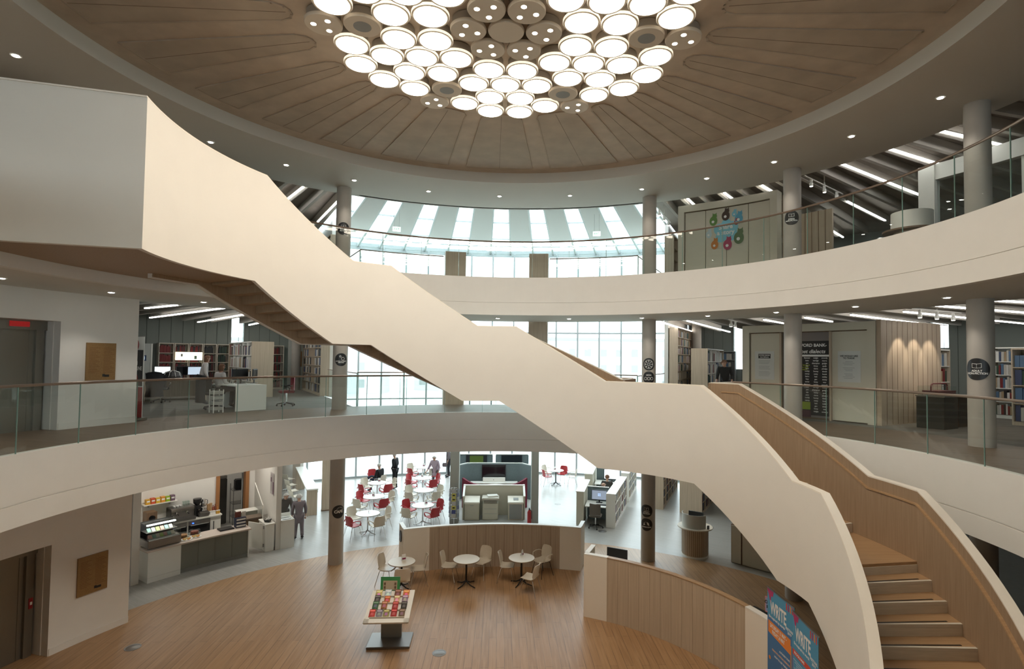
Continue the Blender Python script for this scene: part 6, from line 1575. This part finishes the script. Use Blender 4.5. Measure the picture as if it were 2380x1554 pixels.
col_sign(29.3, 6.27, 'upper round black picture disc on the column by the stair landing', lambda p_: (p_(MB().tube([(.14*cos(k*pi/8), 0, .14*sin(k*pi/8)) for k in range(16)], .006, 4, True).tube([(.04*cos(k*pi/5), 0, .04*sin(k*pi/5)) for k in range(10)], .006, 4, True), 'emblem'), p_(MB().add([q_ for k in range(8) for q_ in ((.06*cos(k*.785), 0, .06*sin(k*.785)), (.12*cos(k*.785-.15), 0, .12*sin(k*.785-.15)), (.12*cos(k*.785+.15), 0, .12*sin(k*.785+.15)))], [(3*k, 3*k+1, 3*k+2) for k in range(8)]), 'emblem_ray')))
col_sign(29.3, 5.84, 'lower round black disc with three pale circles on the column by the landing', lambda p_: (p_(tx_('MEETING', .04, .08)), [p_(MB().tube([(x+.045*cos(k*pi/6), 0, -.03+.045*sin(k*pi/6)) for k in range(12)], .006, 4, True), 'emblem') for x in (-.1, 0, .1)]))
col_sign(29.3, 1.60, 'upper round black adult fiction sign on the ground floor column', lambda p_: (p_(tx_('ADULT\nFICTION', .06, -.06)), p_(book_icon(.06), 'emblem')), -.25)
col_sign(29.3, 1.17, 'lower round black gaming zone sign on the ground floor column', lambda p_: (p_(tx_('GAMING ZONE', .045, -.08)), p_(MB().prism([(-.09, 0), (-.05, .07), (.05, .07), (.09, 0), (.05, .02), (-.05, .02)], 0, .001).add([], []) if False else poly_plate([(-.10, -.04), (-.08, .05), (-.03, .08), (.03, .08), (.08, .05), (.10, -.04), (.05, -.01), (-.05, -.01)], 0), 'emblem')), -.25)
col_sign(54.7, 10.35, 'round black junior non-fiction sign on the top floor column', lambda p_: (p_(tx_('JUNIOR\nNON-FICTION', .048, -.06)), p_(book_icon(.07), 'emblem')), -.1)
col_sign(80.4, 6.30, 'round black adult non-fiction sign on the big first floor column', lambda p_: (p_(tx_('ADULT\nNON-FICTION', .055, -.06)), p_(book_icon(.07, 1.1), 'emblem')), -.3, .22)
p = P(12.63, 20.0, .98); sg = thing('shelf_sign', 'round black story sign on the end of the low white bookcase', 'sign', p, -radians(20.0)); obj('disc', disc_mb(.16, 32, 0), M['black'], sg); obj('lettering', shifted(text_mb('STORYBANK', .045, bold=.002), 0, -.003, 0), M['paper'], sg)

# round kiosk and cabinet
kd = thing('service_kiosk', 'round slatted brown kiosk with pale curved screen near the stair', 'kiosk', (6.50, 8.98, 0), radians(-36))
obj('slatted_drum', MB().lathe([(.40, .06), (.42, .06), (.42, .92), (.40, .92)], 48), M['panelwood'], kd, True); obj('white_plinth', MB().lathe([(.0001, 0), (.43, 0), (.43, .06), (.0001, .06)], 40), M['furnwhite'], kd, True)
sl = MB()
for k in range(40): a = k*pi/20; sl.box(.421*cos(a), .421*sin(a), .49, .006, .012, .84, a)
obj('slat_groove', sl, M['darkwood'], kd); obj('worktop', MB().lathe([(.0001, .92), (.56, .92), (.56, .95), (.0001, .95)], 40), M['cream'], kd, True)
rows = [[(.42*cos(t_), .42*sin(t_), z) for z in (.95, 1.15, 1.38)] for t_ in [radians(-185+i*15) for i in range(12)]]
solid_shell(rows, .015, mat('frosted_panel', (.55, .56, .52), .35), 'curved_screen', kd)
obj('monitor', MB().box(.02, .05, 1.26, .48, .05, .30), M['black'], kd); obj('card_reader', MB().box(.46, -.12, 1.0, .06, .08, .12), M['black'], kd)
cb = thing('tall_cabinet', 'cream cabinet row under the stair at the edge of the oak floor', 'cabinet', (8.05, 7.95, 0), radians(-47))
obj('door', MB().box(-.52, -.2, .60, .30, .03, 1.16), M['creamwall'], cb); obj('door', MB().box(.45, -.2, .60, 1.55, .03, 1.16), M['creamwall'], cb); obj('carcass', MB().box(.25, .05, .60, 1.9, .45, 1.2), M['darkwood'], cb)

# =================================================================== PEOPLE
def skinned(name, pts, edges, rad, m, parent, sub=1):
    me = bpy.data.meshes.new(name); me.from_pydata(pts, edges, [])
    o = bpy.data.objects.new(name, me); COL.objects.link(o); o.parent = parent
    bm = bmesh.new(); bm.from_mesh(me); lay = bm.verts.layers.skin.verify(); bm.verts.ensure_lookup_table()
    for i, v in enumerate(bm.verts):
        r_ = rad[i]; v[lay].radius = r_ if isinstance(r_, tuple) else (r_, r_); v[lay].use_root = (i == 0)
    bm.to_mesh(me); bm.free(); me.materials.append(m)
    s = o.modifiers.new('skin', 'SKIN'); s.use_smooth_shade = True
    u = o.modifiers.new('sub', 'SUBSURF'); u.levels = sub; u.render_levels = sub
    return o
def person(label, loc, rz, J, top_m, leg_m, hair_m, long_coat=False, shoe_m=None, long_hair=False, bald=False, glow=1.0):
    """J: joint positions in metres, the person looking along +Y"""
    t = thing('person', label, 'person', loc, rz)
    V = Vector
    pel, chest, neck, head = V(J['pel']), V(J['chest']), V(J['neck']), V(J['head'])
    names = ['pel', 'chest', 'neck', 'headb', 'headm', 'headt']; pts = [pel, chest, neck, head+V((0, 0, -.085)), head, head+V((0, 0, .07))]
    rad = [.07, (.11, .06), .048, .060, .088, .062]; ed = [(0, 1), (1, 2), (2, 3), (3, 4), (4, 5)]
    for s in 'LR':
        i = len(pts); sh, el, wr, hn = (V(J[k+s]) for k in ('sh', 'el', 'wr', 'ha')); pts += [sh, el, wr, hn]; rad += [.055, .042, .028, (.035, .018)]; ed += [(1, i), (i, i+1), (i+1, i+2), (i+2, i+3)]
        i = len(pts); hp, kn, an_, to = (V(J[k+s]) for k in ('hp', 'kn', 'an', 'to')); pts += [hp, kn, an_, to]; rad += [.085, .058, .04, .035]; ed += [(0, i), (i, i+1), (i+1, i+2), (i+2, i+3)]
    body = skinned('body', [tuple(p) for p in pts], ed, rad, M['skin'], t)
    # fingers and thumb
    for s in 'LR':
        wr, hn = V(J['wr'+s]), V(J['ha'+s]); d = (hn-wr).normalized(); side = d.cross(V((0, 1, 0)) if abs(d.y) < .8 else V((0, 0, 1))).normalized(); f_ = MB()
        nrm = d.cross(side)
        for k, ln_ in enumerate((.065, .075, .07, .055)):
            b0 = hn+side*(.024-.016*k)+d*.01; f_.tube([b0, b0+d*ln_*.55, b0+d*ln_*.9+nrm*.02], [.009, .008, .006], 6)
        b0 = wr.lerp(hn, .5)+side*.03; f_.tube([b0, b0+side*.025+d*.03, b0+side*.03+d*.06], [.010, .009, .007], 6)
        obj('fingers', f_, M['skin'], t, True)
    # clothes
    cp = [pel, pel.lerp(chest, .5), chest, chest.lerp(neck, .75)]; cr = [.135, .135, (.185, .125), .075]; ce = [(0, 1), (1, 2), (2, 3)]
    if long_coat: k0 = V(J['knL']).lerp(V(J['knR']), .5); cp.append(pel.lerp(k0, .75)); cr.append(.17); ce.append((0, 4))
    for s in 'LR':
        i = len(cp); cp += [V(J['sh'+s]), V(J['el'+s]), V(J['el'+s]).lerp(V(J['wr'+s]), .85)]; cr += [.078, .060, .046]; ce += [(2, i), (i, i+1), (i+1, i+2)]
    obj_t = skinned('jacket', [tuple(p) for p in cp], ce, cr, top_m, t, 2)
    cp = [pel]; cr = [.125]; ce = []
    for s in 'LR':
        i = len(cp); cp += [V(J['hp'+s]), V(J['kn'+s]), V(J['an'+s]).lerp(V(J['kn'+s]), .0)]; cr += [.10, .072, .060]; ce += [(0, i), (i, i+1), (i+1, i+2)]
    skinned('trousers', [tuple(p) for p in cp], ce, cr, leg_m, t, 2)
    for s in 'LR':
        an_, to = V(J['an'+s]), V(J['to'+s]); c = an_.lerp(to, .45); d = to-an_
        obj('shoe', MB().box(0, 0, 0, .095, d.length+.12, .085, 0), shoe_m or M['black'], t, bevel=.025).matrix_local = Matrix.Translation(c+V((0, 0, -.0))) @ d.to_track_quat('Y', 'Z').to_matrix().to_4x4()
    # face and hair
    fd = V(J.get('face', (0, 1, 0))).normalized(); sd = fd.cross(V((0, 0, 1))).normalized(); up = sd.cross(fd)
    F = MB(); F.add([tuple(head+fd*.078+up*.02), tuple(head+fd*.105-up*.02), tuple(head+fd*.08-up*.022+sd*.014), tuple(head+fd*.08-up*.022-sd*.014)], [(0, 2, 1), (0, 1, 3), (1, 2, 3), (0, 3, 2)])
    for s in (-1, 1): q_ = head+sd*s*.088; F.tube([q_-up*.025, q_+up*.02+sd*s*.008], [.012, .014], 6)
    obj('nose_and_ears', F, M['skin'], t, True)
    E_ = MB()
    for s in (-1, 1): q_ = head+fd*.082+sd*s*.03+up*.012; E_.tube([q_-sd*.01, q_+sd*.01], .006, 6)
    q_ = head+fd*.082-up*.045; E_.tube([q_-sd*.022, q_+sd*.022], .004, 6)
    obj('eyes_and_mouth', E_, M['black'], t)
    H_ = MB(); nL = 7 if not bald else 4; rows_ = []
    for i in range(nL+1):
        el = radians(90-i*(115/7)); rr = .098
        row = []
        for j in range(20):
            a = 2*pi*j/20; f_ = cos(a)
            e2 = el if (el > radians(15) or f_ < .35) else radians(15)
            low = -.0 if not long_hair else (-.09 if (el < 0 and f_ < .3) else 0)
            if bald: e2 = radians(8-i*10); 
            if bald and f_ > .1: a = a if f_ <= .1 else (pi/2-.1 if sin(a) > 0 else 3*pi/2+.1)
            d = fd*cos(a)*cos(e2)+sd*sin(a)*cos(e2)+up*sin(e2)
            row.append(tuple(head+up*.012+d*rr*(1.0 if e2 < 1.3 else .98)+up*low))
        rows_.append(row+[row[0]])
    H_.grid([p for r in rows_ for p in r], len(rows_), 21)
    obj('hair', H_, hair_m, t, True)
    return t
def stand(h=1.72, lean=0.0, arm=0.0, feet=.10, bend=0.0):
    k = h/1.72; J = dict(pel=(0, 0, .93), chest=(0, .02+lean, 1.28), neck=(0, .03+lean*1.4, 1.46), head=(0, .06+lean*1.7+bend, 1.60-bend*.5))
    for s, sx in (('L', -1), ('R', 1)):
        J['sh'+s] = (sx*.19, .02+lean*1.3, 1.40); J['el'+s] = (sx*.24, -.01+lean+arm*.4, 1.13); J['wr'+s] = (sx*.24, .06+lean+arm, .90+arm*.5); J['ha'+s] = (sx*.235, .08+lean+arm*1.2, .81+arm*.6)
        J['hp'+s] = (sx*.10, 0, .88); J['kn'+s] = (sx*(.10+feet*.1), .02, .49); J['an'+s] = (sx*(.09+feet*.4), 0, .09); J['to'+s] = (sx*(.10+feet*.5), .14, .04)
    return {n: tuple(c*k for c in v) for n, v in J.items()}
def sit(seat=.45, cross=False):
    J = dict(pel=(0, 0, seat+.12), chest=(0, .0, seat+.46), neck=(0, .02, seat+.63), head=(0, .05, seat+.78))
    for s, sx in (('L', -1), ('R', 1)):
        J['sh'+s] = (sx*.19, .0, seat+.57); J['el'+s] = (sx*.26, .04, seat+.30); J['wr'+s] = (sx*.22, .26, seat+.22); J['ha'+s] = (sx*.20, .35, seat+.21)
        J['hp'+s] = (sx*.10, .05, seat+.10); J['kn'+s] = (sx*.13, .45, seat+.10); J['an'+s] = (sx*.13, .42, .09); J['to'+s] = (sx*.13, .56, .04)
    if cross: J['knR'] = (.0, .50, seat+.22); J['anR'] = (-.30, .62, seat+.12); J['toR'] = (-.42, .66, seat+.10)
    return J
fab = lambda n_, c_: mat(n_, c_, .9)
blackc = fab('black_jacket', (.012, .012, .014)); navy = fab('navy_trousers', (.015, .02, .045)); dgrey = fab('dark_taupe_coat', (.10, .085, .075)); lil = fab('lilac_top', (.40, .33, .38)); greyc = fab('mauve_grey_coat', (.17, .14, .15)); pal = fab('light_grey_shirt', (.56, .52, .50)); dk = fab('dark_trousers', (.03, .03, .035))
J = stand(1.78); J['haL'] = (-.06, .14, 1.02); J['wrL'] = (-.14, .14, .99); J['haR'] = (.06, .14, 1.02); J['wrR'] = (.14, .14, .99)
person('man in black jacket and trousers standing beside the café tables', (-5.02, 17.95, 0), radians(75), J, blackc, blackc, M['hairgrey'])
person('grey-haired man in black sitting cross-legged with his back to us at the café', (-5.66, 17.50, 0), radians(62), sit(.45, True), blackc, navy, M['hairgrey'])
J = stand(1.60, .06, .02); J['anL'] = (-.1, -.22, .12); J['toL'] = (-.1, -.08, .04); J['haR'] = (.42, .15, .78); J['wrR'] = (.38, .10, .86); J['elR'] = (.30, .0, 1.08)
person('grey-haired woman in a lilac top walking past the café windows', (-3.12, 18.25, 0), radians(160), J, lil, greyc, M['hairgrey'], True)
J = stand(1.72, .02); person('person in a grey coat half hidden by the grey column near the windows', (-2.70, 20.8, 0), radians(100), J, greyc, dk, M['hairgrey'], True)
ob = thing('handbag', 'brown-grey handbag carried by the person at the grey column', 'handbag', (-2.90, 20.66, .66), 0); obj('bag', MB().box(0, 0, 0, .26, .14, .2), greyc, ob, bevel=.03); obj('strap', MB().tube([(-.1, 0, .1), (0, 0, .26), (.1, 0, .1)], .008, 6), M['black'], ob)
person('white-haired person in a dark coat leaning over the newspaper box', (-7.62, 11.05, 0), radians(-150), stand(1.62, .14, .22, .1, .06), dgrey, dgrey, M['hairgrey'], True)
person('white-haired person in a mauve-grey padded coat seen from behind beside the newspapers', (-6.96, 10.68, 0), radians(25), stand(1.56, .03), greyc, greyc, M['hairgrey'], True)
p = P(14.35, 17.6); person('bald man in a white shirt sitting behind the slate divider', (p.x, p.y, 0), -radians(190), sit(.45), M['paper'], dk, M['hairgrey'], bald=True)
p = P(15.7, 17.6); person('dark-haired person in a dark sweater seated at the far booth screen', (p.x, p.y, 0), -radians(17), sit(.46), fab('dark_sweater', (.045, .04, .035)), dk, M['hairbrown'])
person('woman with brown hair in a light shirt typing at the white history desk', (-8.60, 8.28, Z1), radians(-38), sit(.50), pal, dk, M['hairbrown'], long_hair=True)
J = stand(1.64, .04, .05); person('woman in a light shirt standing behind the seated colleague', (-10.0, 9.95, Z1), radians(-60), J, pal, dk, M['hairbrown'], long_hair=True)
J = stand(1.74, .16, .16, .1, .05); p = P(12.2, 39.3); person('man in a dark jacket leaning forward beside the white-shelved bookcase', (p.x, p.y, Z1), radians(150), J, fab('charcoal_jacket', (.03, .03, .03)), dk, M['hairbrown'])
p = P(15.5, -17.5)
# cars and far buildings outside
def car(x, y, c_, l):
    t = thing('parked_car', l, 'car', (x, y, -.02), radians(8)); pr = [(-2.1, .35), (-2.1, .75), (-1.3, .90), (-.7, 1.38), (.9, 1.40), (1.5, .95), (2.1, .85), (2.15, .35)]
    mb = MB(); n = len(pr); mb.add([(a, -.8, b) for a, b in pr]+[(a, .8, b) for a, b in pr], [tuple(range(n)), tuple(range(2*n-1, n-1, -1))]+[(i, n+i, n+(i+1) % n, (i+1) % n) for i in range(n)])
    obj('bodywork', mb, mat('car_'+c_[0], c_[1], .3), t, bevel=.06); obj('side_window', MB().bz(-.95, 1.1, -.81, .81, .95, 1.25), M['screen'], t)
    for a in (-1.3, 1.3):
        for s in (-1, 1): obj('wheel', MB().lathe([(.0001, -.1), (.33, -.1), (.33, .1), (.0001, .1)], 20), M['black'], t).matrix_local = Matrix.Translation((a, s*.75, .33)) @ Matrix.Rotation(pi/2, 4, 'X')
car(-11.5, 37, ('silver', (.55, .57, .6)), 'silver car parked outside the lobby glass'); car(-6.2, 38, ('grey', (.35, .37, .4)), 'grey car parked outside beyond the lawn edge'); car(8, 40, ('white', (.7, .7, .7)), 'white car outside the windows on the stair side')
for k, (x, y, w_, h_) in enumerate(((-34, 92, 26, 9), (-8, 104, 18, 12), (24, 98, 30, 10))):
    t = thing('distant_building', 'pale building far outside the glass, %s' % ('beyond the history column', 'in the middle of the view', 'towards the stair side')[k], 'building', (x, y, 0)); obj('walls', MB().bz(-w_/2, w_/2, -4, 4, -.1, h_), mat('far_wall_%d' % k, (.60, .60, .62), .9), t)
    wn_ = MB()
    for i in range(int(w_/3)): 
        for j in range(int(h_/3)): wn_.bz(-w_/2+1+3*i, -w_/2+2.2+3*i, -4.06, -4.0, 1+3*j, 2.4+3*j)
    obj('window_bands', wn_, M['grey'], t); obj('roof', MB().bz(-w_/2-.3, w_/2+.3, -4.3, 4.3, h_, h_+.5), M['grey'], t)

# lamp light of the soffit downlights; unseen ground floor ones are added as fill
def lampspot(R, a, z, pw, size=1.9, parent=None):
    p = P(R, a, z-.03); spot(p, (p.x, p.y, 0), pw, size, .5, (1, .94, .84), .06, 'downlight_beam')
for a in sorted(where):
    lampspot(8.86, a, ZS, 45); lampspot(8.95, a, 7.72, 34)
cl = downlight(); cl['label'] = 'small round downlight added unseen in the café ceiling'; cl['group'] = 'added café ceiling downlights'
added_spots = [(R, a) for R in (13.3,) for a in (-52, -47, -42, -38)]+[(15.5, -33), (17.8, -31), (12.0, -30), (11.8, 40), (14, 33), (13, 24), (16.5, -40)]  # hidden ceiling lamps added to brighten the café and ground floor rooms
for k, (R, a) in enumerate(added_spots):
    p = P(R, a, 3.60)
    if k == 0: cl.location = p
    else: dup(cl, p, 0, 'small round downlight added unseen in the ground floor ceiling, %s' % ('over the café' if a < -37 else 'by the stools' if a < -25 else 'towards the kiosk and booths'), 'added ground floor ceiling downlights')
    lampspot(R, a, 3.60, 42, 2.4)
